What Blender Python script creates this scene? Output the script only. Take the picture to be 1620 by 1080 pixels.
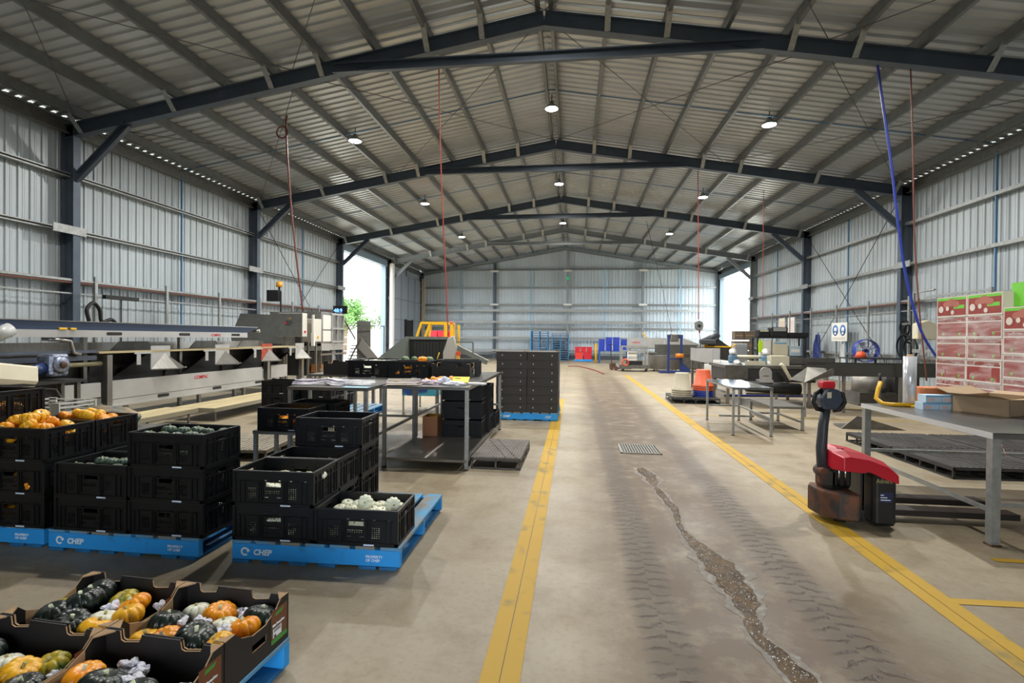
import bpy, bmesh, math, random
from mathutils import Vector, Matrix, noise
from math import pi, sin, cos, radians, sqrt, atan2
for o in list(bpy.data.objects): bpy.data.objects.remove(o)
SC = bpy.context.scene
COL = SC.collection
random.seed(7)

# ------------------------------------------------------------------ camera
YAW, PITCH, ROLL, CAMH = .1207, -.008, .009, 1.53
_f = Vector((-sin(YAW), cos(YAW), 0)); _r = Vector((cos(YAW), sin(YAW), 0)); _u = Vector((0, 0, 1))
_f2 = _f*cos(PITCH)+_u*sin(PITCH); _u2 = _u*cos(PITCH)-_f*sin(PITCH)
_r3 = _r*cos(ROLL)+_u2*sin(ROLL); _u3 = _u2*cos(ROLL)-_r*sin(ROLL)
cam_d = bpy.data.cameras.new('camera'); cam = bpy.data.objects.new('camera', cam_d); COL.objects.link(cam)
cam_d.sensor_width = 36; cam_d.lens = 812/1620*36; cam_d.clip_end = 400; cam_d.clip_start = .05
mm = Matrix((( _r3.x, _u3.x, -_f2.x, 0), (_r3.y, _u3.y, -_f2.y, 0), (_r3.z, _u3.z, -_f2.z, CAMH), (0, 0, 0, 1)))
cam.matrix_world = mm
SC.camera = cam

# ------------------------------------------------------------------ world, exposure
W = bpy.data.worlds.new('World'); SC.world = W; W.use_nodes = True
wn = W.node_tree.nodes; wl = W.node_tree.links
bg = wn['Background']; bg.inputs['Color'].default_value = (.86, .93, 1, 1); bg.inputs['Strength'].default_value = 9.0
SC.view_settings.view_transform = 'Standard'; SC.view_settings.look = 'None'
SC.view_settings.exposure = 0.2; SC.view_settings.gamma = 1; SC.view_settings.use_curve_mapping = False
LAMP_POWER = 330

# ------------------------------------------------------------------ material helpers
def C(h):
    h = h.lstrip('#'); v = [int(h[i:i+2], 16)/255 for i in (0, 2, 4)]
    return tuple([(x/12.92 if x <= .04045 else ((x+.055)/1.055)**2.4) for x in v])+(1,)
MATS = {}
def mat(name, c, rough=.5, metal=0, var=0, scale=4, c2=None, bump=0, bscale=None, emit=0, trans=0, spec=None, alpha=1, stretch=None, detail=4, lo=.35, hi=.65):
    if name in MATS: return MATS[name]
    m = bpy.data.materials.new(name); m.use_nodes = True; nt = m.node_tree; n = nt.nodes; l = nt.links
    b = n['Principled BSDF']; c = C(c) if isinstance(c, str) else c
    b.inputs['Base Color'].default_value = c; b.inputs['Roughness'].default_value = rough; b.inputs['Metallic'].default_value = metal
    if spec is not None: b.inputs['Specular IOR Level'].default_value = spec
    if alpha < 1: b.inputs['Alpha'].default_value = alpha
    if trans: b.inputs['Transmission Weight'].default_value = trans
    if emit: b.inputs['Emission Color'].default_value = c; b.inputs['Emission Strength'].default_value = emit
    if var or c2 or bump:
        tc = n.new('ShaderNodeTexCoord'); mp = n.new('ShaderNodeMapping'); l.new(tc.outputs['Object'], mp.inputs[0])
        if stretch: mp.inputs['Scale'].default_value = stretch
        nz = n.new('ShaderNodeTexNoise'); nz.inputs['Scale'].default_value = scale; nz.inputs['Detail'].default_value = detail
        l.new(mp.outputs[0], nz.inputs['Vector'])
        if var or c2:
            r = n.new('ShaderNodeValToRGB'); l.new(nz.outputs['Fac'], r.inputs[0])
            if c2: e = C(c2) if isinstance(c2, str) else c2
            else: e = tuple(x*(1-var) for x in c[:3])+(1,)
            r.color_ramp.elements[0].position = lo; r.color_ramp.elements[1].position = hi
            r.color_ramp.elements[0].color = e; r.color_ramp.elements[1].color = c
            l.new(r.outputs[0], b.inputs['Base Color'])
        if bump:
            n2 = nz
            if bscale:
                n2 = n.new('ShaderNodeTexNoise'); n2.inputs['Scale'].default_value = bscale; n2.inputs['Detail'].default_value = 3; l.new(mp.outputs[0], n2.inputs['Vector'])
            bp = n.new('ShaderNodeBump'); bp.inputs['Strength'].default_value = bump; bp.inputs['Distance'].default_value = .01
            l.new(n2.outputs['Fac'], bp.inputs['Height']); l.new(bp.outputs[0], b.inputs['Normal'])
    MATS[name] = m; return m

# ------------------------------------------------------------------ mesh builder
class B:
    def __init__(s, T=None): s.v = []; s.f = []; s.mi = []; s.m = 0; s.T = T; s.sm = []; s.smooth = False
    def pt(s, p):
        p = Vector(p)
        if s.T is not None: p = s.T @ p
        s.v.append(tuple(p)); return len(s.v)-1
    def face(s, idx): s.f.append(tuple(idx)); s.mi.append(s.m); s.sm.append(s.smooth)
    def quad(s, a, b, c, d): s.face([s.pt(a), s.pt(b), s.pt(c), s.pt(d)])
    def poly(s, pts): s.face([s.pt(p) for p in pts])
    def box(s, x0, x1, y0, y1, z0, z1):
        i = [s.pt(p) for p in ((x0,y0,z0),(x1,y0,z0),(x1,y1,z0),(x0,y1,z0),(x0,y0,z1),(x1,y0,z1),(x1,y1,z1),(x0,y1,z1))]
        for q in ((0,3,2,1),(4,5,6,7),(0,1,5,4),(1,2,6,5),(2,3,7,6),(3,0,4,7)): s.face([i[k] for k in q])
        return s
    def cbox(s, c, sx, sy, sz, r=0):   # box with chamfered vertical+top edges
        x, y, z = c; hx, hy = sx/2, sy/2; e = r or min(sx, sy, sz)*.1
        ring = lambda q, zz: [s.pt(p) for p in ((x-hx+e+q*0, y-hy+q, zz), (x+hx-e, y-hy+q, zz), (x+hx-q, y-hy+e, zz), (x+hx-q, y+hy-e, zz), (x+hx-e, y+hy-q, zz), (x-hx+e, y+hy-q, zz), (x-hx+q, y+hy-e, zz), (x-hx+q, y-hy+e, zz))]
        a = ring(e*.6, z); b = ring(0, z+e); c_ = ring(0, z+sz-e); d = ring(e*.6, z+sz)
        for u, w in ((a, b), (b, c_), (c_, d)):
            for k in range(8): s.face([u[k], u[(k+1) % 8], w[(k+1) % 8], w[k]])
        s.face(a[::-1]); s.face(d); return s
    def frame(s, p, q, up=(0, 0, 1)):
        p = Vector(p); q = Vector(q); d = (q-p).normalized(); u = Vector(up)
        if abs(d.dot(u)) > .98: u = Vector((0, 1, 0)) if abs(d.y) < .9 else Vector((1, 0, 0))
        r = d.cross(u).normalized(); u = r.cross(d); return p, q, r, u
    def bar(s, p, q, w, h, up=(0, 0, 1)):
        p, q, r, u = s.frame(p, q, up); k = []
        for e in (p, q):
            for a, b in ((-1,-1),(1,-1),(1,1),(-1,1)): k.append(s.pt(e+r*a*w/2+u*b*h/2))
        for j in ((0,1,5,4),(1,2,6,5),(2,3,7,6),(3,0,4,7),(3,2,1,0),(4,5,6,7)): s.face([k[i] for i in j])
        return s
    def ibeam(s, p, q, w, h, t=.012, up=(0, 0, 1)):
        p_, q_, r, u = s.frame(p, q, up)
        s.bar(p_+u*(h/2-t/2), q_+u*(h/2-t/2), w, t, u); s.bar(p_-u*(h/2-t/2), q_-u*(h/2-t/2), w, t, u); s.bar(p_, q_, t, h-2*t, u); return s
    def cbeam(s, p, q, w, h, t=.006, side=1, up=(0, 0, 1)):
        p_, q_, r, u = s.frame(p, q, up)
        s.bar(p_+u*(h/2-t/2), q_+u*(h/2-t/2), w, t, u); s.bar(p_-u*(h/2-t/2), q_-u*(h/2-t/2), w, t, u)
        s.bar(p_-r*side*(w/2-t/2), q_-r*side*(w/2-t/2), t, h-2*t, u)
        for e in (1, -1): s.bar(p_+r*side*(w/2-t/2)+u*e*(h/2-t-.01), q_+r*side*(w/2-t/2)+u*e*(h/2-t-.01), t, .02, u)
        return s
    def tube(s, p, q, r, n=12, r2=None, cap=True):
        r2 = r if r2 is None else r2; p, q, a, u = s.frame(p, q); A = []; D = []
        for k in range(n):
            t = 2*pi*k/n; d = a*cos(t)+u*sin(t); A.append(s.pt(p+d*r)); D.append(s.pt(q+d*r2))
        sm = s.smooth; s.smooth = True
        for k in range(n): s.face([A[k], A[(k+1) % n], D[(k+1) % n], D[k]])
        s.smooth = sm
        if cap: s.face(A[::-1]); s.face(D)
        return s
    def path(s, pts, r, n=8):
        pts = [Vector(p) for p in pts]; rings = []; pu = None
        for i, p in enumerate(pts):
            d = (pts[min(i+1, len(pts)-1)]-pts[max(i-1, 0)]).normalized()
            if pu is None:
                u = Vector((0, 0, 1)) if abs(d.z) < .9 else Vector((1, 0, 0))
            else: u = pu
            a = d.cross(u).normalized(); u = a.cross(d).normalized(); pu = u
            rr = r[i] if isinstance(r, (list, tuple)) else r
            rings.append([s.pt(p+(a*cos(2*pi*k/n)+u*sin(2*pi*k/n))*rr) for k in range(n)])
        sm = s.smooth; s.smooth = True
        for A, D in zip(rings, rings[1:]):
            for k in range(n): s.face([A[k], A[(k+1) % n], D[(k+1) % n], D[k]])
        s.smooth = sm; s.face(rings[0][::-1]); s.face(rings[-1]); return s
    def prism(s, pts, axis, a, b):  # pts 2D in the other two axes
        def P(u, v, w): return {'x': (w, u, v), 'y': (u, w, v), 'z': (u, v, w)}[axis]
        A = [s.pt(P(u, v, a)) for u, v in pts]; D = [s.pt(P(u, v, b)) for u, v in pts]; n = len(pts)
        for k in range(n): s.face([A[k], A[(k+1) % n], D[(k+1) % n], D[k]])
        s.face(A[::-1]); s.face(D); return s
    def lathe(s, prof, c=(0, 0, 0), n=20, axis='z', closed=False):
        rings = []
        for r, h in prof:
            R = []
            for k in range(n):
                t = 2*pi*k/n; a, b = r*cos(t), r*sin(t)
                p = {'z': (a, b, h), 'x': (h, a, b), 'y': (a, h, b)}[axis]
                R.append(s.pt((p[0]+c[0], p[1]+c[1], p[2]+c[2])))
            rings.append(R)
        sm = s.smooth; s.smooth = True
        for A, D in zip(rings, rings[1:]):
            for k in range(n): s.face([A[k], A[(k+1) % n], D[(k+1) % n], D[k]])
        s.smooth = sm
        if prof[0] != prof[-1]:
            if prof[0][0] > 1e-3: s.face(rings[0][::-1])
            if prof[-1][0] > 1e-3: s.face(rings[-1])
        return s
    def rbox(s, x0, x1, y0, y1, z0, z1, holes, axis='y', t=.004): pass
    def obj(s, name, mats, parent=None, label=None, cat=None, group=None, kind=None, bevel=0, loc=None, rz=0):
        me = bpy.data.meshes.new(name); me.from_pydata(s.v, [], s.f)
        if not isinstance(mats, (list, tuple)): mats = [mats]
        for m in mats: me.materials.append(m)
        me.polygons.foreach_set('material_index', s.mi); me.polygons.foreach_set('use_smooth', s.sm)
        bm = bmesh.new(); bm.from_mesh(me); bmesh.ops.recalc_face_normals(bm, faces=bm.faces); bm.to_mesh(me); bm.free()
        me.update(); o = bpy.data.objects.new(name, me); COL.objects.link(o)
        if bevel:
            md = o.modifiers.new('bevel', 'BEVEL'); md.width = bevel; md.segments = 2; md.limit_method = 'ANGLE'; md.angle_limit = radians(40)
        if parent: o.parent = parent
        if loc: o.location = loc
        if rz: o.rotation_euler = (0, 0, rz)
        tag(o, label, cat, group, kind); return o
def tag(o, label=None, cat=None, group=None, kind=None):
    if label: o['label'] = label
    if cat: o['category'] = cat
    if group: o['group'] = group
    if kind: o['kind'] = kind
    return o
def E(name, loc=(0, 0, 0), rz=0, label=None, cat=None, group=None, kind=None):
    o = bpy.data.objects.new(name, None); o.empty_display_size = .1; COL.objects.link(o); o.location = loc; o.rotation_euler = (0, 0, rz)
    tag(o, label, cat, group, kind); return o
def kids(o): return [c for c in bpy.data.objects if c.parent == o]
KIDS = {}
def dup(o, loc, rz=0, label=None, group=None, rot=None, scale=None, m2=None):
    if o.name not in KIDS: KIDS[o.name] = [(c, [g for g in kids(c)]) for c in kids(o)]
    r = o.copy(); COL.objects.link(r); r.location = loc; r.rotation_euler = rot or (0, 0, rz)
    if scale: r.scale = (scale,)*3 if not isinstance(scale, (tuple, list)) else scale
    if label: r['label'] = label
    if group: r['group'] = group
    for c, gs in KIDS[o.name]:
        d = c.copy(); COL.objects.link(d); d.parent = r
        for g in gs: e = g.copy(); COL.objects.link(e); e.parent = d
    return r
class Proto:   # first placement uses the original, later ones are copies
    def __init__(s, fn): s.fn = fn; s.o = None; s.used = False
    def __call__(s, loc, rz=0, label=None, group=None, rot=None, scale=None):
        if s.o is None: s.o = s.fn()
        if not s.used:
            s.used = True; o = s.o; o.location = loc; o.rotation_euler = rot or (0, 0, rz)
            if scale: o.scale = (scale,)*3 if not isinstance(scale, (tuple, list)) else scale
            if label: o['label'] = label
            if group: o['group'] = group
            return o
        return dup(s.o, loc, rz, label, group, rot, scale)
def text(body, size, m, parent, M, name='lettering', extrude=.0008, align='LEFT'):
    cu = bpy.data.curves.new('t', 'FONT'); cu.body = body; cu.size = size; cu.extrude = extrude; cu.align_x = align; cu.offset = size*(.035 if body == 'CHEP' else .018); cu.shear = .15 if body == 'CHEP' else 0; cu.resolution_u = 3
    to = bpy.data.objects.new('t', cu); COL.objects.link(to)
    me = bpy.data.meshes.new_from_object(to); bpy.data.objects.remove(to); bpy.data.curves.remove(cu)
    me.transform(M); me.materials.clear(); me.materials.append(m); me.name = name
    o = bpy.data.objects.new(name, me); COL.objects.link(o)
    if parent: o.parent = parent
    return o
def FM(o, xd, yd):  # text frame: origin, text x direction, text up direction
    x = Vector(xd).normalized(); y = Vector(yd).normalized(); z = x.cross(y)
    return Matrix(((x.x, y.x, z.x, o[0]), (x.y, y.y, z.y, o[1]), (x.z, y.z, z.z, o[2]), (0, 0, 0, 1)))

# ------------------------------------------------------------------ materials
m_wall = mat('galvalume_wall', '#b3bcc0', .42, .25, var=.15, scale=1.2, stretch=(1, 1, .3))
m_roof = mat('roof_sheet', '#bcc0c2', .32, .4, var=.14, scale=1.0)
m_frame = mat('painted_blue_grey_steel', '#535e6b', .45, .3, var=.15, scale=3)
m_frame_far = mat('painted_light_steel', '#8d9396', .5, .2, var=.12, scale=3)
m_galv = mat('galvanised', '#a4a7a5', .42, .55, var=.22, scale=14)
m_galvd = mat('galvanised_dull', '#7c7d79', .5, .5, var=.25, scale=9)
m_blue_paint = mat('blue_bridging', '#5c86ac', .5, .2)
m_dark = mat('dark_rod', '#2a2c2e', .5, .4)
m_inox = mat('stainless', '#9c9a95', .3, .8, var=.18, scale=5, stretch=(1, 6, 1))
m_inoxd = mat('stainless_worn', '#74726c', .42, .65, var=.3, scale=6)
m_alum = mat('aluminium_panel', '#b4b4b2', .4, .4, var=.12, scale=3)
m_white = mat('white_plastic', '#dcdcd6', .45)
m_cream = mat('cream_plastic', '#cfc8b0', .5, var=.08)
m_black = mat('black_plastic', '#0c0e12', .45, spec=.35, var=.3, scale=9)
m_blk = mat('plain_black', '#0d0e10', .55)
m_red = mat('red_plastic', '#c8182c', .38, var=.15, scale=6)
m_orange = mat('orange_plastic', '#d8552c', .42)
m_blue = mat('blue_plastic', '#1f3fb8', .42)
m_yellow = mat('yellow_paint_metal', '#d8a912', .45)
m_ply = mat('plywood', '#b0a27c', .75, var=.25, scale=5, stretch=(1, .2, 1))
m_kraft = mat('kraft_board', '#a98a66', .85, var=.15, scale=9)
m_kblk = mat('black_printed_board', '#1d1a1a', .62, var=.25, scale=5)
m_cheP = mat('blue_pallet_paint', '#2291dc', .6, var=.0, c2='#2b76a8', scale=11, lo=.28, hi=.45)
m_deckw = mat('worn_blue_deck', '#4f8db4', .8, c2='#7d786c', scale=6, lo=.4, hi=.62)
m_txt = mat('white_print', '#dfe8ee', .6)
m_greyp = mat('grey_plastic_pallet', '#6f6a64', .75, var=.3, scale=8)
m_darkp = mat('dark_plastic_pallet', '#3c3b3a', .7, var=.35, scale=6)
m_navy = mat('navy_belt', '#1f3350', .5, var=.15)
m_rust = mat('rusty_steel', '#3c3836', .6, .4, c2='#6b4530', scale=10, lo=.38, hi=.6)

# ------------------------------------------------------------------ building shell
XL, XR, XM = -11.05, 9.745, -.654
FY = [-3.07, 3.58, 10.23, 16.88, 23.52, 30.17, 36.82]
Y0, Y1 = -3.3, 37.05
SL = .17
def zb(x): return 7.68-SL*abs(x-XM)       # rafter underside
def floor_mat():
    m = bpy.data.materials.new('stained_concrete'); m.use_nodes = True; nt = m.node_tree; n = nt.nodes; l = nt.links; b = n['Principled BSDF']
    tc = n.new('ShaderNodeTexCoord'); sep = n.new('ShaderNodeSeparateXYZ'); l.new(tc.outputs['Object'], sep.inputs[0])
    def N(t, **k):
        x = n.new(t)
        for a, v in k.items():
            if a in x.inputs: x.inputs[a].default_value = v
            else: setattr(x, a, v)
        return x
    def math_(op, a, b_=None, c_=None, clamp=False):
        x = n.new('ShaderNodeMath'); x.operation = op; x.use_clamp = clamp
        for i, v in enumerate((a, b_, c_)):
            if v is None: continue
            if isinstance(v, (int, float)): x.inputs[i].default_value = v
            else: l.new(v, x.inputs[i])
        return x.outputs[0]
    def noise_(scale, detail=4, stretch=None, rough=.55):
        x = N('ShaderNodeTexNoise', Scale=scale, Detail=detail, Roughness=rough)
        if stretch:
            mp = n.new('ShaderNodeMapping'); mp.inputs['Scale'].default_value = stretch; l.new(tc.outputs['Object'], mp.inputs[0]); l.new(mp.outputs[0], x.inputs['Vector'])
        else: l.new(tc.outputs['Object'], x.inputs['Vector'])
        return x.outputs['Fac']
    def ramp(f, a, b_):
        x = n.new('ShaderNodeMapRange'); x.clamp = True; x.inputs['From Min'].default_value = a; x.inputs['From Max'].default_value = b_; l.new(f, x.inputs['Value']); return x.outputs[0]
    def mix(f, a, b_):
        x = n.new('ShaderNodeMix'); x.data_type = 'RGBA'
        if isinstance(f, (int, float)): x.inputs[0].default_value = f
        else: l.new(f, x.inputs[0])
        for i, v in ((6, a), (7, b_)):
            if isinstance(v, tuple): x.inputs[i].default_value = v
            else: l.new(v, x.inputs[i])
        return x.outputs[2]
    X = sep.outputs['X']; Y = sep.outputs['Y']
    base = mix(ramp(noise_(.55, 6), .35, .65), C('#857c69'), C('#9c8f77'))
    base = mix(ramp(noise_(2.2, 8, None, .7), .45, .72), base, C('#74664e'))
    base = mix(math_('MULTIPLY', ramp(noise_(26, 4), .5, .8), .35), base, C('#5d523f'))
    # traffic lane dirt between the wheel marks
    wob = math_('MULTIPLY', math_('SUBTRACT', noise_(1.3, 5), .5), .5)
    xl = math_('ADD', X, wob)
    lane = ramp(math_('ABSOLUTE', math_('SUBTRACT', xl, .95)), .95, .45)
    lane = math_('MULTIPLY', lane, ramp(Y, 30, 12))
    lane = math_('MULTIPLY', lane, ramp(noise_(3.5, 7, None, .7), .22, .52))
    base = mix(math_('MULTIPLY', lane, .95), base, C('#524029'))
    # tyre tracks with lug prints
    wob2 = math_('MULTIPLY', math_('SUBTRACT', noise_(.9, 3), .5), .14)
    xt = math_('ADD', X, wob2)
    tr = None; bump = None
    for cx, w in ((.48, .15), (1.42, .17)):
        d = math_('ABSOLUTE', math_('SUBTRACT', xt, cx))
        t = ramp(d, w, w*.55)
        side = math_('MULTIPLY', math_('GREATER_THAN', xt, cx), .5)
        yw = math_('ADD', math_('MULTIPLY', Y, 10), math_('MULTIPLY', math_('SUBTRACT', noise_(9, 3), .5), 1.3))
        lug = math_('FRACT', math_('ADD', math_('ADD', yw, side), math_('MULTIPLY', d, 1.6)))
        lug = ramp(math_('ABSOLUTE', math_('SUBTRACT', lug, .5)), .32, .5)
        lug2 = math_('MULTIPLY', lug, t)
        tr = math_('MULTIPLY', t, .45) if tr is None else math_('MAXIMUM', tr, math_('MULTIPLY', t, .45))
        bump = lug2 if bump is None else math_('MAXIMUM', bump, lug2)
    fade = math_('MULTIPLY', ramp(Y, 9, 5), ramp(noise_(2.6, 5), .25, .45))
    fade2 = ramp(Y, 26, 6)
    base = mix(math_('MULTIPLY', math_('MULTIPLY', tr, fade2), 1.4, None, True), base, C('#463826'))
    base = mix(math_('MULTIPLY', math_('MULTIPLY', bump, fade), .8), base, C('#2a2016'))
    # saw-cut joints
    def joint(v, c, w=.004): return math_('LESS_THAN', math_('ABSOLUTE', math_('SUBTRACT', v, c)), w)
    js = joint(X, -.3155)
    for j in (math_('LESS_THAN', math_('ABSOLUTE', math_('SUBTRACT', X, 2.1444)), .004), joint(X, -5.4), joint(X, 6.2)): js = math_('MAXIMUM', js, j)
    yy = math_('ABSOLUTE', math_('SUBTRACT', math_('FRACT', math_('DIVIDE', math_('ADD', Y, 2.4), 5.6)), .5))
    js = math_('MAXIMUM', js, math_('LESS_THAN', yy, .0006))
    base = mix(math_('MULTIPLY', js, .75), base, C('#3b362c'))
    l.new(base, b.inputs['Base Color'])
    rg = math_('ADD', math_('MULTIPLY', noise_(1.7, 5), .35), .32)
    l.new(rg, b.inputs['Roughness'])
    bp = n.new('ShaderNodeBump'); bp.inputs['Strength'].default_value = .5; bp.inputs['Distance'].default_value = .012
    h = math_('ADD', math_('MULTIPLY', noise_(40, 3), .12), math_('MULTIPLY', math_('MULTIPLY', bump, fade), -.9))
    l.new(h, bp.inputs['Height']); l.new(bp.outputs[0], b.inputs['Normal'])
    b.inputs['Specular IOR Level'].default_value = .45
    return m
b = B(); b.box(XL-.45, XR+.45, Y0, Y1+.1, -.2, 0); b.obj('floor', floor_mat(), kind='structure')
m_out = mat('pale_gravel', '#c9c2b0', .9, var=.25, scale=2)
b = B(); b.box(-70, 60, -40, 110, -.3, -.03); b.obj('ground', m_out, kind='structure')

XWL, XWR = XL-.33, XR+.33       # wall sheet planes
def ribbed(b, a0, a1, fn, z0, z1, pitch=.24, d=.028):
    """vertical ribbed sheet between a0..a1 (along the wall); fn(a, depth, z) -> point; z1 may be a function"""
    zt = z1 if callable(z1) else (lambda a: z1)
    zl = z0 if callable(z0) else (lambda a: z0)
    pr = []; a = a0
    while a < a1:
        for da, dd in ((0, 0), (.085, 0), (.1, d), (.13, d), (.145, 0), (.19, 0), (.2, d*.3), (.225, d*.3)):
            if a+da <= a1: pr.append((a+da, dd))
        a += pitch
    pr.append((a1, 0))
    I = [(b.pt(fn(p, q, zl(p))), b.pt(fn(p, q, zt(p)))) for p, q in pr]
    for A, D in zip(I, I[1:]): b.face([A[0], D[0], D[1], A[1]])
DL0, DL1, DTOP = 23.75, 29.35, 5.68
b = B(); fl = lambda a, d, z: (XWL-.03+d, a, z)
ribbed(b, Y0, DL0, fl, 0, zb(XWL)+.52); ribbed(b, DL0, DL1, fl, DTOP, zb(XWL)+.52); ribbed(b, DL1, Y1, fl, 0, zb(XWL)+.52)
b.obj('wall_left', m_wall, kind='structure')
DR0, DR1, DRT = 30.4, 36.55, 5.62
b = B(); fr = lambda a, d, z: (XWR+.03-d, a, z)
ribbed(b, Y0, DR0, fr, 0, zb(XWR)+.52); ribbed(b, DR0, DR1, fr, DRT, zb(XWR)+.52); ribbed(b, DR1, Y1, fr, 0, zb(XWR)+.52)
b.obj('wall_right', m_wall, kind='structure')
m_wallb = mat('galvalume_end_lit', '#c6d1d8', .45, .15, var=.1, scale=1.0, stretch=(1, 1, .3))  # paler copy of the wall sheet, daylight on the end wall put into colour
b = B(); ribbed(b, XWL, XWR, lambda a, d, z: (a, Y1+.06-d, z), 0, lambda a: zb(a)+.53)
b.obj('wall_back', m_wallb, kind='structure')
b = B(); ff = lambda a, d, z: (a, Y0-.06+d, z)
ribbed(b, XWL, -1.5, ff, 0, lambda a: zb(a)+.5); ribbed(b, -1.5, 1.5, ff, 3.0, lambda a: zb(a)+.5); ribbed(b, 1.5, XWR, ff, 0, lambda a: zb(a)+.5)  # unseen front wall, its opening kept narrow to limit incoming sky light
b.obj('wall_front', m_wall, kind='structure')
# roof: two slopes of ribbed sheet
b = B(); RO = .52
for sd in (-1, 1):
    x0 = XM; x1 = (XWL-.25) if sd < 0 else (XWR+.25)
    y = Y0-.3; pr = []
    while y < Y1+.3:
        for dy, dz in ((0, 0), (.1, 0), (.12, .036), (.19, .036), (.21, 0)): pr.append((y+dy, dz))
        y += .24
    I = [(b.pt((x0, p, zb(x0)+RO+q)), b.pt((x1, p, zb(x1)+RO+q))) for p, q in pr]
    for A, D in zip(I, I[1:]): b.face([A[0], D[0], D[1], A[1]])
b.obj('ceiling', m_roof, kind='structure')
# portal frames
OFF = [.13, 1.23, 2.35, 3.47, 4.59, 5.71, 6.83, 7.95, 9.07, 10.19]
for k, y in enumerate(FY):
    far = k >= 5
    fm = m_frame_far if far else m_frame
    e = E('portal_frame', (XM, y, 0), kind='structure')
    e['label'] = ['', '', 'nearest steel portal frame in view, with its tie beam at the top of the picture', 'second steel portal frame', 'third steel portal frame', 'fourth, paler steel portal frame', 'portal frame against the end wall'][k] or 'steel portal frame'
    o = Vector((XM, y, 0))
    for sd in (-1, 1):
        xc = (XL-.16) if sd < 0 else (XR+.16)
        if not (k == 6):
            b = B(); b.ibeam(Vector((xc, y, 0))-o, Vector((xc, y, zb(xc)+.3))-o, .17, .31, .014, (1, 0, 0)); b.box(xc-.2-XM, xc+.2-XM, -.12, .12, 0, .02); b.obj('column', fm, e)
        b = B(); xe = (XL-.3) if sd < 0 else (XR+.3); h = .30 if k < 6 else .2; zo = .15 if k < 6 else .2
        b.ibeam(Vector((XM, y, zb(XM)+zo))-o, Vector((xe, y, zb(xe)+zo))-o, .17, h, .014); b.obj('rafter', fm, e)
        if k < 6:
            xa, xb_ = (XL-.02, XL+1.25) if sd < 0 else (XR+.02, XR-1.25)
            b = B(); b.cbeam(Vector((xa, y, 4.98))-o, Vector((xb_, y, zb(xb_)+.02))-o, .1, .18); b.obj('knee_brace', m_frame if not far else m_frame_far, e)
    if k < 6:
        b = B(); b.cbeam((-4.35, -.1, 7.05), (4.1, -.1, 7.05), .1, .2); b.obj('tie_beam', fm, e)
        for i in (1, 2, 4, 5, 7, 9):
            for sd in (-1, 1):
                x = XM+sd*OFF[i]
                b = B(); b.bar(Vector((x, y-.1, zb(x)))-o, Vector((x, y-.45, zb(x)+.36))-o, .008, .11, (1, 0, 0)); b.bar(Vector((x, y+.1, zb(x)))-o, Vector((x, y+.45, zb(x)+.36))-o, .008, .11, (1, 0, 0)); b.obj('fly_brace', m_galv, e)
    if k == 6:
        for x in (-5.77, -.5, 4.73):
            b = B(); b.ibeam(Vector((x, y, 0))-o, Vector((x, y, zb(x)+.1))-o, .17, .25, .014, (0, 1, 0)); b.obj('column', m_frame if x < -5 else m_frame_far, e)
        for xc in (XL-.16, XR+.16):
            b = B(); b.ibeam(Vector((xc, y, 0))-o, Vector((xc, y, zb(xc)+.3))-o, .17, .31, .014, (1, 0, 0)); b.obj('column', m_frame, e)
# purlins
for sd in (-1, 1):
    for i, a in enumerate(OFF):
        x = XM+sd*a; b = B(); b.cbeam((x, Y0, zb(x)+.41), (x, Y1, zb(x)+.41), .075, .2, .006, sd)
        b.obj('roof_purlin', mat('purlin_galv_shaded', '#7a7d7e', .4, .5, var=.15, scale=6), kind='structure')  # purlins darkened throughout, the shade on their webs put into the colour
# eave beams
for nm, x in (('left', XWL+.12), ('right', XWR-.12)):
    b = B(); b.cbeam((x, Y0, 6.12), (x, Y1, 6.12), .1, .28, .006, 1 if x < 0 else -1); b.obj('eave_beam', m_galvd, kind='structure')
# bridging, girts, wall rods
mids = [(FY[k]+FY[k+1])/2 for k in range(6)]
for k, y in enumerate(mids):
    for sd in (-1, 1):
        b = B(); xe = XWL+.12 if sd < 0 else XWR-.12
        b.tube((XM, y, zb(XM)+.36), (xe, y, zb(xe)+.36), .014, 6); b.obj('roof_bridging', m_blue_paint, kind='structure')
    for sd, xw, skip in ((-1, XWL+.12, k == 4), (1, XWR-.12, k == 5)):
        if skip: continue
        b = B(); b.bar((xw, y, .2), (xw, y, 6.05), .045, .03); b.obj('wall_bridging', m_blue_paint, kind='structure')
GZ = [1.05, 2.68, 3.83, 5.06]
for sd, xw, D0, D1 in ((-1, XWL+.1, DL0, DL1), (1, XWR-.1, DR0, DR1)):
    for z in GZ:
        b = B()
        for y0, y1 in ((Y0, D0-.05), (D1+.05, Y1)):
            if y1-y0 > .5: b.cbeam((xw, y0, z), (xw, y1, z), .15, .09, .006, 1)
        b.obj('wall_girt', m_galv, kind='structure')
    for k in (1, 2, 3, 4, 5):
        y = FY[k]; xc = (XL+.005) if sd < 0 else (XR-.005)
        if z: b = B(); b.box(min(xc, xc-sd*.02), max(xc, xc-sd*.02), y-.55, y+.2, 3.72, 3.9); b.obj('girt_plate', m_galv, kind='structure')
for z in (2.2, 3.88, 5.12, 6.42):
    b = B(); b.cbeam((XWL, Y1-.12, z), (XWR, Y1-.12, z), .1, .12, .006, 1, (0, 0, 1)); b.obj('wall_girt', m_galv, kind='structure')
for x in (-8.3, -3.15, 2.1, 7.3):
    b = B(); b.bar((x, Y1-.2, .2), (x, Y1-.2, 6.5), .07, .03, (0, 1, 0)); b.obj('wall_bridging', mat('pale_blue_strip', '#83b4cf', .5), kind='structure')
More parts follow.
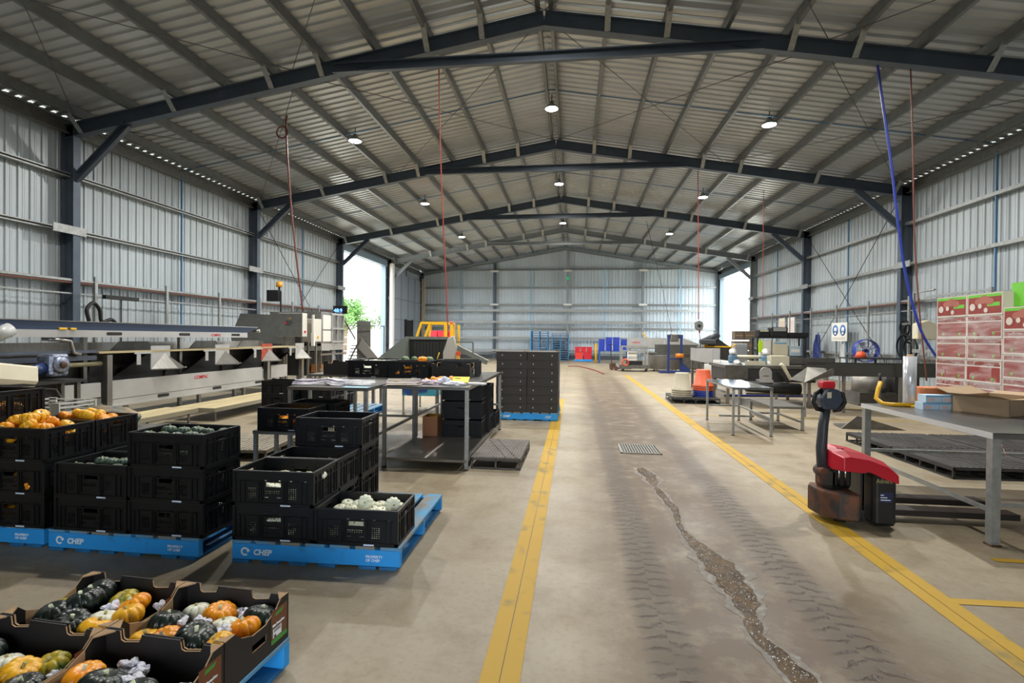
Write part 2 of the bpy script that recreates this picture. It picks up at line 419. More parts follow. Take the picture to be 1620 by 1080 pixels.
for z in (3.47, 2.64, 1.5, .6, .4):
    b = B(); b.bar((XL+.1, Y1-.42, z), (XR-.5, Y1-.42, z), .06, .16 if z > .5 else .08); b.obj('bumper_rail', m_galv if z > .5 else m_galvd, kind='structure')
for x in (-5.77, -.5, 4.73):
    for z in (6.28, 3.88):
        b = B(); b.box(x-.28, x+.3, Y1-.42, Y1-.36, z-.06, z+.08); b.obj('girt_plate', m_white, kind='structure')
# roof X bracing rods
for (ya, yb) in ((FY[1], FY[2]), (FY[2], FY[3])):
    for xa, xb_ in ((XL+.1, -5.9), (-5.9, XM), (XM, 4.6), (4.6, XR-.1)):
        for p, q in ((xa, xb_), (xb_, xa)):
            b = B(); b.tube((p, ya+.1, zb(p)+.28), (q, yb-.1, zb(q)+.28), .008, 6); b.obj('roof_brace_rod', mat('rod_grey', '#5a5c5e', .5, .3), kind='structure')
for xw, ya, yb in ((XWL+.22, FY[3]+.2, FY[4]-.2), (XWR-.22, FY[3]+.2, FY[4]-.2)):
    for p, q in ((.3, 5.9), (5.9, .3)):
        b = B(); b.tube((xw, ya, p), (xw, yb, q), .012, 6); b.obj('wall_brace_rod', m_dark, kind='structure')
# door surrounds
b = B(); xx = XWL+.05
b.box(xx-.1, xx+.18, DL0-.12, DL0, 0, DTOP+.1); b.box(xx-.1, xx+.18, DL1, DL1+.12, 0, DTOP+.1); b.box(xx-.1, xx+.25, DL0-.1, DL1+.1, DTOP, DTOP+.35)
b.obj('trim_1', mat('door_surround', '#70808c', .5, .2), kind='structure')
b = B(); xx = XWR-.05
b.box(xx-.18, xx+.1, DR0-.12, DR0, 0, DRT+.1); b.box(xx-.18, xx+.1, DR1, DR1+.12, 0, DRT+.1); b.box(xx-.25, xx+.1, DR0-.1, DR1+.1, DRT, DRT+.3)
b.obj('trim_2', MATS['door_surround'], kind='structure')
b = B(); b.box(XL+.02, XL+.2, 29.7, 30.05, 0, 5.9); b.obj('trim_3', mat('white_flashing', '#e4e4e0', .4), kind='structure')
b = B(); b.box(XL+.05, XL+.25, 36.1, 36.35, 0, 5.7); b.obj('trim_4', mat('cream_flashing', '#a59b86', .5), kind='structure')
b = B(); b.box(XWL+.35, XWR-6, Y1-.35, Y1-.3, 0, .28); b.obj('baseboard_back', mat('kick_board', '#3c3f42', .6), kind='structure')
# sliding panel door parked in the last bay, left side
b = B(); b.box(XL-.12, XL-.02, 30.5, 36.05, .05, 5.5)
dr = b.obj('door_1', mat('panel_door', '#8d969e', .5, .1, var=.1, scale=.7), kind='structure')
b = B()
for y in (31.9, 33.3, 34.7): b.box(XL-.02, XL, y-.02, y+.02, .05, 5.5)
for z in (1.3, 2.6, 3.9): b.box(XL-.02, XL, 30.5, 36.05, z-.02, z+.02)
b.obj('door_rib', mat('door_rib', '#5a626a', .5), dr)

# ------------------------------------------------------------------ high bay lamps
m_lens = mat('lamp_lens', (1, .98, .94, 1), .4, emit=70)
m_house = mat('lamp_housing', '#8c9692', .4, .6)
def lamp():
    e = E('high_bay_lamp', cat='ceiling lamp')
    b = B(); b.lathe([(.0, .17), (.05, .17), (.07, .1), (.13, .06), (.19, .0), (.18, -.02)], n=20); b.obj('housing', m_house, e)
    b = B(); b.lathe([(.0, -.04), (.12, -.036), (.17, -.018)], n=20); b.obj('lens', m_lens, e)
    b = B(); b.tube((0, 0, .16), (0, 0, .36), .012, 6); b.obj('hanger', m_dark, e)
    return e
LP = Proto(lamp)
LAMPS = []
rows = {'left': -6.09, 'ridge': XM, 'right': 4.82}
wh = {6.9: 'out of view at the front', 13.65: 'first', 20.35: 'second', 27.3: 'third', 33.5: 'farthest'}
for rn, x in rows.items():
    for y in (6.9, 13.65, 20.35, 27.3):
        if y == 27.3 and rn == 'left': pass
        z = 6.95 if rn != 'ridge' else 7.6
        if y == 6.9: z = zb(x)+.1
        lit = not (rn == 'left' and y > 27)
        LP((x, y, z), label='high bay lamp, %s of the %s row' % (wh[y], rn if rn != 'ridge' else 'ridge'))
        ld = bpy.data.lights.new('lamp_light', 'AREA'); ld.shape = 'DISK'; ld.size = .28; ld.energy = LAMP_POWER*(.75 if y < 10 else 1); ld.color = (1, .97, .92); ld.spread = radians(165)
        lo = bpy.data.objects.new('lamp_light', ld); COL.objects.link(lo); lo.location = (x, y, z-.045)

# ------------------------------------------------------------------ painted lines, drain, puddle
m_line = mat('worn_yellow_line', '#ae8a18', .65, c2='#807038', scale=5, lo=.3, hi=.44, detail=8)
LX, RX = -.3155, 2.1444
def strip(pts, label, z=.003):
    b = B()
    for (x0, y0, x1, y1, w) in pts:
        p = Vector((x0, y0, z)); q = Vector((x1, y1, z)); d = (q-p).normalized(); r = Vector((d.y, -d.x, 0))*w/2
        b.quad(p-r, p+r, q+r, q-r)
    return b.obj('floor_line', m_line, label=label, cat='floor marking', kind='structure')
strip([(LX-.046, -1, LX-.046, 12.9, .088), (LX+.046, -1, LX+.046, 12.9, .088)], 'long double yellow line left of the lane')
strip([(RX-.046, -1, RX-.046, 21.8, .088), (RX+.046, -1, RX+.046, 21.8, .088)], 'long double yellow line right of the lane')
strip([(RX+.09, 3.3, 3.6, 3.34, .07)], 'short yellow line branching off the right lane line')
strip([(2.93, 3.97, 3.9, 3.95, .06)], 'short yellow stub beside the bench leg')
strip([(RX+.09, 10.68, 6.6, 10.6, .06)], 'thin yellow line under the small steel tables')
strip([(3.3, 12.35, 9, 12.3, .07)], 'yellow line under the dark trough')
m_gr = mat('drain_bars', '#8a8880', .5, .5)
e = E('drain_grate', (.9, 7.24, 0), label='rectangular steel drain grate set in the concrete lane', cat='drain')
b = B(); b.box(-.26, .26, -.28, .28, .001, .004); b.obj('pit', m_blk, e)
b = B()
for i in range(15): b.box(-.25+i*.0353, -.236+i*.0353, -.27, .27, .004, .012)
b.obj('bar', m_gr, e)
b = B(); b.box(-.27, .27, -.29, -.27, .002, .012); b.box(-.27, .27, .27, .29, .002, .012); b.box(-.27, -.25, -.29, .29, .002, .012); b.box(.25, .27, -.29, .29, .002, .012); b.obj('frame', m_gr, e)
def puddle(cl, label):
    e = E('puddle', (.9, 3.5, 0), label=label, cat='puddle')
    for nm, k, m, z in (('foam_edge', 1.0, mat('dried_foam', '#85807a', .8, c2='#a09c94', scale=22, lo=.3, hi=.5, spec=.05), .0015), ('water', .62, mat('muddy_water', '#3d2e1a', .2, c2='#5c4729', scale=9, bump=.8, bscale=60, spec=.12), .0035)):
        L = []; Rr = []
        n = len(cl)*10
        for i in range(n):
            t = i/(n-1)*(len(cl)-1); j = min(int(t), len(cl)-2); f = t-j
            x = cl[j][0]*(1-f)+cl[j+1][0]*f; y = cl[j][1]*(1-f)+cl[j+1][1]*f; w = (cl[j][2]*(1-f)+cl[j+1][2]*f)*k
            if i in (0, n-1): w = .004
            j1 = 1+.55*noise.noise(Vector((x*3, y*9, k)))+.25*noise.noise(Vector((1, y*30, k))); j2 = 1+.55*noise.noise(Vector((x*3+9, y*9, k)))+.25*noise.noise(Vector((7, y*30, k)))
            L.append((x-w*j1-.9, y-3.5, z)); Rr.append((x+w*j2-.9, y-3.5, z))
        b = B()
        for i in range(n-1): b.quad(L[i], Rr[i], Rr[i+1], L[i+1])
        b.obj(nm, m, e)
        if nm == 'water':
            b = B(); rr = random.Random(4)
            for _ in range(420):
                t = rr.random()*(len(cl)-1); j = min(int(t), len(cl)-2); f = t-j
                w = (cl[j][2]*(1-f)+cl[j+1][2]*f)*.55
                x = cl[j][0]*(1-f)+cl[j+1][0]*f+rr.uniform(-w, w)-.9; y = cl[j][1]*(1-f)+cl[j+1][1]*f-3.5; s = rr.uniform(.0012, .0038)
                b.lathe([(s, .0035), (s*.7, .0035+s*.6), (0, .0035+s*.8)], (x, y, 0), 6)
            o = b.obj('bubbles', mat('bubble', '#e8eef0', .05, spec=1), e); o['kind'] = 'stuff'
puddle([(.8, 6.2, .07), (.82, 5.95, .12), (.86, 5.7, .1), (.84, 5.45, .035), (.86, 5.2, .06), (.88, 4.95, .05), (.91, 4.72, .06), (.87, 4.3, .03), (.89, 4.05, .06), (.95, 3.8, .11), (1.0, 3.5, .17), (1.01, 3.2, .13), (.98, 2.95, .08), (.95, 2.78, .05), (1.0, 2.6, .09), (1.04, 2.45, .09), (1.02, 2.2, .05)], 'long brown puddle with pale foamy edges along the lane')

# ------------------------------------------------------------------ blue pallets (1.165 m square)
m_base = mat('pallet_base_blue', '#1c6ea8', .7, var=.35, scale=8)
def pallet(txt=True):
    e = E('pallet', cat='pallet', group='blue wooden pallets'); S = 1.165/2
    b = B(); n = 7; w = .135; g = (1.165-n*w)/(n-1)
    for i in range(n): b.box(-S+i*(w+g), -S+i*(w+g)+w, -S, S, .13, .15)
    b.obj('deck', m_deckw, e, bevel=.003)
    for y in (-S, -.022, S-.045):
        b = B(); b.box(-S, S, y, y+.045, .022, .13); b.obj('bearer', m_cheP, e, bevel=.006)
    b = B()
    for x in (-S, -.37, -.18, .02, .3, S-.14): b.box(x, x+.12, -S, S, 0, .022)
    b.obj('base_boards', m_base, e, bevel=.003)
    if txt:
        for sy, x in ((-1, -.52), ):
            y = -S-.0012
            b = B(); n = 14
            for i in range(n):
                t0 = .7+i*(2*pi-1.5)/n; t1 = .7+(i+1)*(2*pi-1.5)/n; c = (-.49, .077); ro, ri = .029, .017
                b.quad((c[0]+ro*cos(t0), y, c[1]+ro*sin(t0)), (c[0]+ro*cos(t1), y, c[1]+ro*sin(t1)), (c[0]+ri*cos(t1), y, c[1]+ri*sin(t1)), (c[0]+ri*cos(t0), y, c[1]+ri*sin(t0)))
            b.poly([(-.468, y, .1), (-.452, y, .085), (-.47, y, .07), (-.478, y, .085)])
            b.obj('emblem', m_txt, e)
            text('CHEP', .052, m_txt, e, FM((-.43, y, .058), (1, 0, 0), (0, 0, 1)))
            text('PROPERTY\nOF CHEP', .024, m_txt, e, FM((.35, y, .078), (1, 0, 0), (0, 0, 1)))
    return e
PAL = Proto(pallet)
PAL((-1.705, 3.79, 0), .02, 'blue pallet under the centre crates, its right half nearly empty')
PAL((-3.085, 3.77, 0), -.01, 'blue pallet under the dark crates left of the centre pallet')
PAL((-4.32, 3.80, 0), 0, 'blue pallet at the left edge, under the crates of orange pumpkins')

# ------------------------------------------------------------------ vented black crates
CW, CD, CH, CP = .572, .384, .238, .233
def panel(b, w, h, z0, t, holes, place):
    xs = sorted(set([-w/2, w/2]+[v for hh in holes for v in (hh[0], hh[1])])); zs = sorted(set([z0, h]+[v for hh in holes for v in (hh[2], hh[3])]))
    for za, zb_ in zip(zs, zs[1:]):
        zm = (za+zb_)/2; run = None; segs = []
        for xa, xb_ in zip(xs, xs[1:]):
            xm = (xa+xb_)/2; hole = any(hh[0] < xm < hh[1] and hh[2] < zm < hh[3] for hh in holes)
            if hole:
                if run is not None: segs.append((run, xa)); run = None
            elif run is None: run = xa
        if run is not None: segs.append((run, w/2))
        for xa, xb_ in segs: place(b, xa, xb_, za, zb_, t)
def crate(open_ends=True, holes=True):
    e = E('crate', cat='crate')
    b = B(); t = .006
    def grid(u0, z0, nx, nz, sx=.015, sz=.013, hx=.011, hz=.008):
        return [(u0+i*sx, u0+i*sx+hx, z0+k*sz, z0+k*sz+hz) for i in range(nx) for k in range(nz)]
    hl = [(-.053, .053, .128, .158)]+[(u, u+.018, .168, .174) for u in (-.065, .035, .115, .215)]+grid(-.18, .048, 4, 6)+grid(.105, .048, 4, 6)+grid(-.06, .082, 7, 2)+[(-.07, -.035, .055, .06), (.02, .055, .055, .06)]
    hs = [(-.05, .05, .175, .2)]+grid(-.13, .05, 3, 9)+grid(-.03, .08, 5, 6)+grid(.1, .05, 3, 9)
    if not holes: hl = [(-.05, .05, .14, .165)]; hs = [(-.05, .05, .175, .198)]
    for sy in (-1, 1):
        panel(b, CW-.012, CH, .0, t, hl, lambda b, xa, xb_, za, zb_, t: b.box(xa, xb_, min(sy*(CD/2-.008), sy*(CD/2-.008-t)), max(sy*(CD/2-.008), sy*(CD/2-.008-t)), za, zb_))
    for sx in (-1, 1):
        panel(b, CD-.012, CH, .0, t, hs, lambda b, ya, yb, za, zb_, t: b.box(min(sx*(CW/2-.008), sx*(CW/2-.008-t)), max(sx*(CW/2-.008), sx*(CW/2-.008-t)), ya, yb, za, zb_))
    b.box(-CW/2+.014, CW/2-.014, -CD/2+.014, CD/2-.014, .004, .01)
    # vertical ribs and bands
    for sy in (-1, 1):
        y0, y1 = sorted((sy*(CD/2-.008), sy*CD/2))
        for u in (-.235, -.2, -.1, .08, .2, .235, -.085, .095): b.box(u-.003, u+.003, y0, y1-(.003 if sy > 0 else 0), .02, .165)
        for z in (.166, .16+.02): b.box(-CW/2+.03, CW/2-.03, y0, y1, z-.001, z+.002) if z < .17 else None
        b.box(-CW/2, CW/2, y0, y1, 0, .022)
        b.box(-.09, .09, y0, y1, .161, .165); b.box(-.075, -.07, y0, y1, .04, .161); b.box(.07, .075, y0, y1, .04, .161)
    for sx in (-1, 1):
        x0, x1 = sorted((sx*(CW/2-.008), sx*CW/2))
        for u in (-.14, -.08, -.045, .045, .08, .14): b.box(x0, x1, u-.003, u+.003, .02, .2)
        b.box(x0, x1, -CD/2, CD/2, 0, .022); b.box(x0, x1, -CD/2+.02, CD/2-.02, .165, .17)
    for sx in (-1, 1):
        for sy in (-1, 1):
            x0, x1 = sorted((sx*(CW/2), sx*(CW/2-.022))); y0, y1 = sorted((sy*(CD/2), sy*(CD/2-.022))); b.box(x0, x1, y0, y1, 0, CH-.012)
    b.obj('shell', m_black, e)
    b = B(); r = .016
    for z0, z1 in ((CH-.012, CH),):
        b.box(-CW/2, CW/2, -CD/2, -CD/2+r, z0, z1); b.box(-CW/2, CW/2, CD/2-r, CD/2, z0, z1); b.box(-CW/2, -CW/2+r, -CD/2+r, CD/2-r, z0, z1); b.box(CW/2-r, CW/2, -CD/2+r, CD/2-r, z0, z1)
    b.obj('rim', mat('black_plastic_rim', '#13171c', .38, spec=.45), e, bevel=.002)
    b = B(); b.box(.055, .125, -CD/2-.001, -CD/2, .004, .014); b.obj('label_strip', mat('crate_label', '#c9d6ea', .5), e)
    return e
CR = Proto(crate)
# ---- pumpkins and squash
def squash_mesh(R, H, n, depth, seg=8, dent=.35):
    b = B(); b.smooth = True; N = n*seg; rows = 12; rings = []
    for j in range(1, rows):
        ph = -pi/2+pi*j/rows; ring = []
        for i in range(N):
            t = 2*pi*i/N; rib = abs(cos(n*t/2)); k = 1-depth*(1-rib)**1.6*cos(ph)**.4
            r = R*cos(ph)**.75*k; z = H*sin(ph); 
            z -= dent*H*math.exp(-(r/(R*.28))**2)*(1 if z > 0 else -1)
            ring.append(b.pt((r*cos(t), r*sin(t), z+H)))
        rings.append(ring)
    for A, D in zip(rings, rings[1:]):
        for k in range(N): b.face([A[k], A[(k+1) % N], D[(k+1) % N], D[k]])
    c0 = b.pt((0, 0, dent*H*.9)); c1 = b.pt((0, 0, 2*H-dent*H*1.0))
    for k in range(N): b.face([rings[0][(k+1) % N], rings[0][k], c0]); b.face([rings[-1][k], rings[-1][(k+1) % N], c1])
    return b
def pumpkin_kind(nm, R, H, n, depth, m, ms, name='mini_pumpkin'):
    def f():
        e = E(name, cat='pumpkin'); squash_mesh(R, H, n, depth).obj('rind', m, e)
        b = B(); zt = 2*H-.36*H; b.path([(0, 0, zt-.004), (.001, 0, zt+H*.2), (.005, .002, zt+H*.42)], [R*.13, R*.09, R*.11], 7); b.obj('stem', ms, e); return e
    return Proto(f)
m_stem = mat('dry_stem', '#a79a5e', .8); m_steml = mat('pale_stem', '#c9cfae', .7)
m_po = mat('orange_rind', '#f2a414', .35, c2='#e6880c', scale=9)
m_py = mat('yellow_orange_rind', '#efbc26', .38, c2='#e59e16', scale=7)
m_pw = mat('white_rind', '#e6e4d6', .4, c2='#d4d8c0', scale=6)
m_pg = mat('dark_green_rind', '#0f1815', .33, c2='#1a2822', scale=12)
m_pm = mat('mottled_rind', '#b9a021', .4, c2='#4f6a22', scale=6, lo=.42, hi=.52)
PO = pumpkin_kind('o', .064, .038, 10, .15, m_po, m_steml); PY = pumpkin_kind('y', .06, .04, 9, .16, m_py, m_stem)
PW = pumpkin_kind('w', .056, .033, 9, .2, m_pw, m_stem); PG = pumpkin_kind('g', .07, .045, 11, .12, m_pg, m_steml); PM = pumpkin_kind('m', .06, .04, 8, .22, m_pm, m_stem)
def paper():
    e = E('tissue_paper', cat='paper'); bm = bmesh.new(); bmesh.ops.create_icosphere(bm, subdivisions=3, radius=.04)
    for v in bm.verts:
        n_ = noise.noise(v.co*38)+.6*noise.noise(v.co*90); v.co *= 1+.75*n_; v.co.z = v.co.z*.75+.025
    me = bpy.data.meshes.new('sheet'); bm.to_mesh(me); bm.free(); me.materials.append(mat('newsprint', '#dfe0ea', .8, c2='#9599b4', scale=60, lo=.3, hi=.5)); o = bpy.data.objects.new('sheet', me); COL.objects.link(o); o.parent = e; return e
PP = Proto(paper)
m_water = mat('watermelon_rind', '#5c7a4a', .4, c2='#1e3a24', scale=22, lo=.45, hi=.52, stretch=(1, 1, .2))

# ------------------------------------------------------------------ black cardboard trays of mini pumpkins (front left)
TW, TD, TH = .532, .398, .205
def tray():
    e = E('carton_tray', cat='cardboard tray'); b = B(); t = .006
    W2, D2 = TW/2, TD/2
    # front/back walls (index0 black), with interlocking notches; edges kraft (index1)
    top = [(-W2, TH), (-W2+.07, TH), (-W2+.075, TH-.035), (-W2+.09, TH-.042), (-W2+.16, TH-.034), (-W2+.17, TH-.012), (.08, TH-.012), (.085, TH-.04), (.1, TH-.046), (.17, TH-.038), (.18, TH-.012), (W2, TH-.012)]
    for sy in (-1, 1):
        y0, y1 = sorted((sy*D2, sy*(D2-t)))
        pts = [(-W2, .0)]+top+[(W2, .0)]
        for yy in (y0, y1):
            for (xa, za), (xb_, zb_) in zip(top, top[1:]): b.quad((xa, yy, 0), (xb_, yy, 0), (xb_, yy, zb_), (xa, yy, za))
        b.m = 1
        for (xa, za), (xb_, zb_) in zip(top, top[1:]):
            b.m = 1 if za < TH-.02 or zb_ < TH-.02 else 0
            b.quad((xa, y0, za), (xb_, y0, zb_), (xb_, y1, zb_), (xa, y1, za))
        b.m = 0
        for x0_, x1_ in ((-W2+.17, .08),): b.box(x0_, x1_, min(y0, y0-sy*.0), y1+0, TH-.013, TH-.006)
    prof = [(-D2, TH), (-D2+.055, TH), (-D2+.09, TH-.035), (-D2+.15, TH-.06), (-.045, TH-.065), (.045, TH-.065), (D2-.15, TH-.06), (D2-.09, TH-.035), (D2-.055, TH), (D2, TH)]
    for sx in (-1, 1):
        xo, xi = sx*W2, sx*(W2-t)
        def wall(x, mi):
            b.m = mi
            for (ya, za), (yb, zb_) in zip(prof, prof[1:]):
                if ya == -.045:
                    b.quad((x, ya, 0), (x, yb, 0), (x, yb, .07), (x, ya, .07)); b.quad((x, ya, .1), (x, yb, .1), (x, yb, zb_), (x, ya, za))
                else:
                    mm_ = mi
                    if mi == 1: b.m = 0 if (yb < -.09 or ya > .09) else 1
                    b.quad((x, ya, 0), (x, yb, 0), (x, yb, zb_), (x, ya, za)); b.m = mm_
        wall(xo, 0); wall(xi, 1)
        b.m = 1
        for (ya, za), (yb, zb_) in zip(prof, prof[1:]): b.quad((xo, ya, za), (xi, ya, za), (xi, yb, zb_), (xo, yb, zb_))
        for z in (.07, .1): b.quad((xo, -.045, z), (xi, -.045, z), (xi, .045, z), (xo, .045, z))
    b.m = 0
    b.quad((-W2, -D2, .002), (W2, -D2, .002), (W2, D2, .002), (-W2, D2, .002))
    b.obj('shell', [m_kblk, m_kraft], e)
    for sx in (-1, 1):
        for sy in (-1, 1):
            b = B(); x = sx*(W2-.006); y = sy*(D2-.006)
            b.prism([(x, y), (x-sx*.045, y), (x, y-sy*.055)], 'z', TH-.006, TH); b.obj('corner_flap', m_kraft, e)
    b = B(); x = W2+.0012
    b.quad((x, .075, .03), (x, .185, .03), (x, .185, .175), (x, .075, .175)); s = b.obj('sticker', mat('sticker_brown', '#6a3b1e', .5), e)
    s['label'] = 'brown, green and white produce sticker'
    b = B(); b.quad((x+.0006, .075, .03), (x+.0006, .185, .03), (x+.0006, .185, .05), (x+.0006, .075, .05)); b.quad((x+.0006, .1, .145), (x+.0006, .15, .15), (x+.0006, .16, .165), (x+.0006, .105, .16)); b.obj('green_band', mat('sticker_green', '#3f8a35', .5), s)
    b = B(); b.quad((x+.0008, .085, .055), (x+.0008, .145, .055), (x+.0008, .145, .095), (x+.0008, .085, .095)); b.obj('barcode_panel', m_txt, s)
    b = B()
    for i in range(14): b.quad((x+.0012, .092+i*.0034, .078), (x+.0012, .0935+i*.0034, .078), (x+.0012, .0935+i*.0034, .092), (x+.0012, .092+i*.0034, .092))
    b.obj('barcode', m_blk, s)
    text('Mini Pumpkins', .014, m_txt, s, FM((x+.001, .083, .105), (0, 1, 0), (0, 0, 1)))
    text('15', .016, m_blk, s, FM((x+.0016, .09, .057), (0, 1, 0), (0, 0, 1)))
    return e
TR = Proto(tray)
ang = -.062; ex = Vector((cos(ang), sin(ang), 0)); ey = Vector((-sin(ang), cos(ang), 0)); P0 = Vector((-1.285, 2.205, .15))
tl = [['rear right black tray of pumpkins, nearest the centre of the floor', 'rear middle black tray, wholly visible, with dark and orange pumpkins', 'rear black tray cut off by the left edge of the photo'],
      ['second-row black tray at the right, its pumpkin sticker facing the lane', 'second-row black tray holding a white and an orange pumpkin', 'second-row black tray cut off by the left edge'],
      ['front-row black tray at the bottom edge of the photo', 'front-row black tray at the bottom left corner of the photo', '']]
rnd = random.Random(21)
contents = {(0, 0): 'gwyow p/gogm/ yog p/pw', }
def fill_tray(c, r, spec):
    cen = P0-ex*(.268+.536*c)-ey*(.202+.404*r)
    TR(cen, ang, tl[r][c])
    where = ['rear right', 'rear middle', 'rear left', 'second-row right', 'second-row middle', 'second-row left', 'front right', 'front left', 'front left'][r*3+c]+' black tray'
    nm = {'o': ('orange ribbed mini pumpkin', PO), 'y': ('yellow-orange mini pumpkin', PY), 'w': ('white mini pumpkin', PW), 'g': ('dark green pumpkin', PG), 'm': ('mottled mini pumpkin', PM), 'p': ('crumpled tissue paper', PP)}
    for (k, u, v, z, tilt) in spec:
        P_ = nm[k][1]; s = rnd.uniform(1.02, 1.18)
        if k == 'p': s = rnd.uniform(.62, .85)
        if k != 'p': u = max(-.18, min(.18, u)); v = max(-.115, min(.115, v))
        p = cen+ex*u+ey*v; p.z = .158+z
        pos = ('front', 'middle', 'back')[0 if v < -.06 else 1 if v < .06 else 2]+' '+('far left', 'left', 'centre', 'right', 'far right')[min(4, int((u+.28)/.112))]
        P_(p, label='%s at the %s of the %s' % (nm[k][0], pos, where), group='%s in the %s' % (nm[k][0], where), rot=(rnd.uniform(-.25, .25)+tilt, rnd.uniform(-.25, .25), rnd.uniform(0, 6)), scale=s)
G0 = [('g', -.2, -.02, .075, .2), ('w', -.14, .12, .07, 0), ('o', -.02, .11, .075, .2), ('w', .08, .02, .075, 0), ('o', -.08, -.11, .08, .2), ('g', .04, -.1, .085, .1), ('o', .18, .03, .075, 0), ('y', .17, -.1, .08, .2), ('g', .24, .1, .07, .3), ('p', .03, .15, .09, 0), ('p', -.13, .0, .1, 0), ('p', -.01, -.02, .12, 0), ('p', .11, -.02, .1, 0), ('p', .2, .14, .1, 0), ('p', .1, .14, .09, 0), ('p', -.12, -.15, .09, 0), ('p', .09, -.16, .1, 0), ('p', -.22, -.12, .08, 0), ('y', -.2, -.14, .05, 0)]
G1 = [('m', -.22, .0, .075, 0), ('g', -.12, .13, .09, .2), ('g', -.1, .02, .1, .3), ('g', -.16, -.06, .085, .3), ('g', -.04, -.1, .08, .2), ('m', .02, .12, .08, .2), ('o', .11, .09, .085, .2), ('y', .16, -.0, .08, .1), ('w', .07, -.05, .08, .1), ('y', .09, -.15, .07, .2), ('p', .03, .04, .11, 0), ('p', .19, .13, .09, 0), ('p', -.12, .09, .1, 0), ('p', .22, -.1, .07, 0)]
G3 = [('o', -.18, .04, .08, .3), ('g', -.06, -.02, .075, .2), ('m', .02, -.06, .075, .2), ('g', .12, -.04, .09, .2), ('y', .22, -.06, .06, .1), ('w', -.02, -.14, .07, 0), ('g', -.18, -.1, .05, 0), ('p', .0, .1, .11, 0), ('p', -.08, .12, .1, 0), ('p', .03, .03, .11, 0), ('p', .22, .06, .08, 0), ('p', .1, -.15, .1, 0), ('p', .01, -.12, .1, 0), ('p', -.16, -.05, .09, 0)]
G4 = [('g', -.2, .08, .06, .2), ('w', -.02, .05, .07, .2), ('y', .08, .02, .065, .3), ('m', .14, .1, .05, .2), ('g', .2, -.04, .05, 0), ('o', -.1, -.08, .05, 0), ('p', .18, .06, .06, 0), ('g', .04, -.1, .05, 0), ('w', -.2, -.08, .05, 0), ('p', .05, .14, .05, 0)]
G2 = [('g', .1, .02, .06, .2), ('o', .18, .1, .06, .2), ('y', 0, 0, .05, 0), ('w', -.1, .1, .05, 0), ('g', -.2, 0, .05, 0)]
G6 = [('o', -.1, .05, .07, .2), ('g', .05, .06, .07, .1), ('p', .14, .05, .1, 0), ('w', .18, .1, .06, 0), ('g', -.2, -.05, .06, 0), ('y', .1, -.08, .06, 0), ('p', -.02, .12, .08, 0)]
G7 = [('o', -.12, .1, .08, .2), ('g', .05, .05, .075, .1), ('p', -.03, .12, .12, 0), ('p', .16, .1, .11, 0), ('y', .16, -.05, .07, 0), ('g', -.2, -.02, .06, 0), ('p', -.1, .04, .1, 0)]
for (r, c, s) in ((0, 0, G0), (0, 1, G1), (1, 0, G3), (1, 1, G4), (2, 0, G6), (2, 1, G7)): fill_tray(c, r, s)
pc = P0-ex*.58-ey*.58
PAL((pc.x, pc.y, 0), ang, 'blue pallet under the black pumpkin trays in the front left corner')

# ------------------------------------------------------------------ crate stacks on the three front pallets
def stack(cx, cy, n, names, grp, rz=0, z0=.15, P_=CR, contents=None):
    for i in range(n): P_((cx, cy, z0+i*CP), rz, names[i], grp)
def fruit(P_, cx, cy, z, n, label, seed, nx=6, ny=3, sp=.085, sc=1, jit=.015, rz=0, top=.1, w=.4, d=.22):
    r = random.Random(seed)
    for i in range(n):
        ix, iy = i % nx, (i//nx) % ny; lay = i//(nx*ny)
        u = (ix-(nx-1)/2)*w/(nx-1)+r.uniform(-jit, jit)+(.015 if lay else 0); v = -d/2+iy*d/max(1, ny-1)+r.uniform(-jit, jit); zz = z+lay*.055
        pos = '%s %s %s' % (('lower', 'upper')[min(lay, 1)] if n > nx*ny else '', ('front', 'middle', 'rear')[min(2, iy)], ('far left', 'left', 'centre left', 'centre right', 'right', 'far right')[min(5, ix)])
        lb = label+', '+' '.join(pos.split()); lb = lb if len(lb.split()) <= 16 else label
        P_((cx+u, cy+v, zz), label=lb, group=label, rot=(r.uniform(-.25, .25), r.uniform(-.25, .25), r.uniform(0, 6)), scale=sc*r.uniform(.92, 1.08))
a = .02; cxl, cxr = -1.997, -1.42
g = 'black vented crates on the centre pallet'
stack(cxl, 3.40, 2, ['lower black crate at the front left of the centre pallet', 'upper black crate at the front left of the centre pallet'], g, a)
stack(cxl-.008, 3.79, 2, ['lower middle crate of the left row on the centre pallet', 'upper middle crate of the left row on the centre pallet'], g, a)
stack(cxr, 3.41, 1, ['single black crate of white squash at the front right of the centre pallet'], g, a)
stack(-2.0, 4.19, 3, ['bottom crate of the three-high stack at the back of the centre pallet', 'middle crate of the three-high stack at the back of the centre pallet', 'top empty crate of the three-high stack at the back of the centre pallet'], g, a)
PW2 = pumpkin_kind('w2', .047, .026, 10, .16, mat('pale_rind', '#f0f0e4', .4, c2='#dfe3c8', scale=6), m_stem, 'pattypan_squash')
fruit(PW2, cxr, 3.41, .17, 18, 'pale squash in the single crate at the centre pallet front', 1, w=.375, d=.235)
fruit(PW2, cxr, 3.41, .235, 18, 'pale squash in the single crate at the centre pallet front', 2, w=.375, d=.235)
fruit(PW2, cxr, 3.41, .295, 18, 'pale squash in the single crate at the centre pallet top', 22, w=.375, d=.235)
for nm_, u, v in (('left', -.01, .03), ('right', .18, .0)): PW2((cxr+u, 3.41+v, .365), label='larger pale squash standing up at the %s of the single crate' % nm_, group='upright pale squash', rot=(1.3, .2, u*3), scale=1.2)
fruit(PW2, cxl, 3.40, .17, 18, 'pale squash in the lower front left crate', 3, w=.375, d=.235); fruit(PW2, cxl, 3.40, .235, 12, 'pale squash in the lower front left crate', 5, w=.375, d=.235)
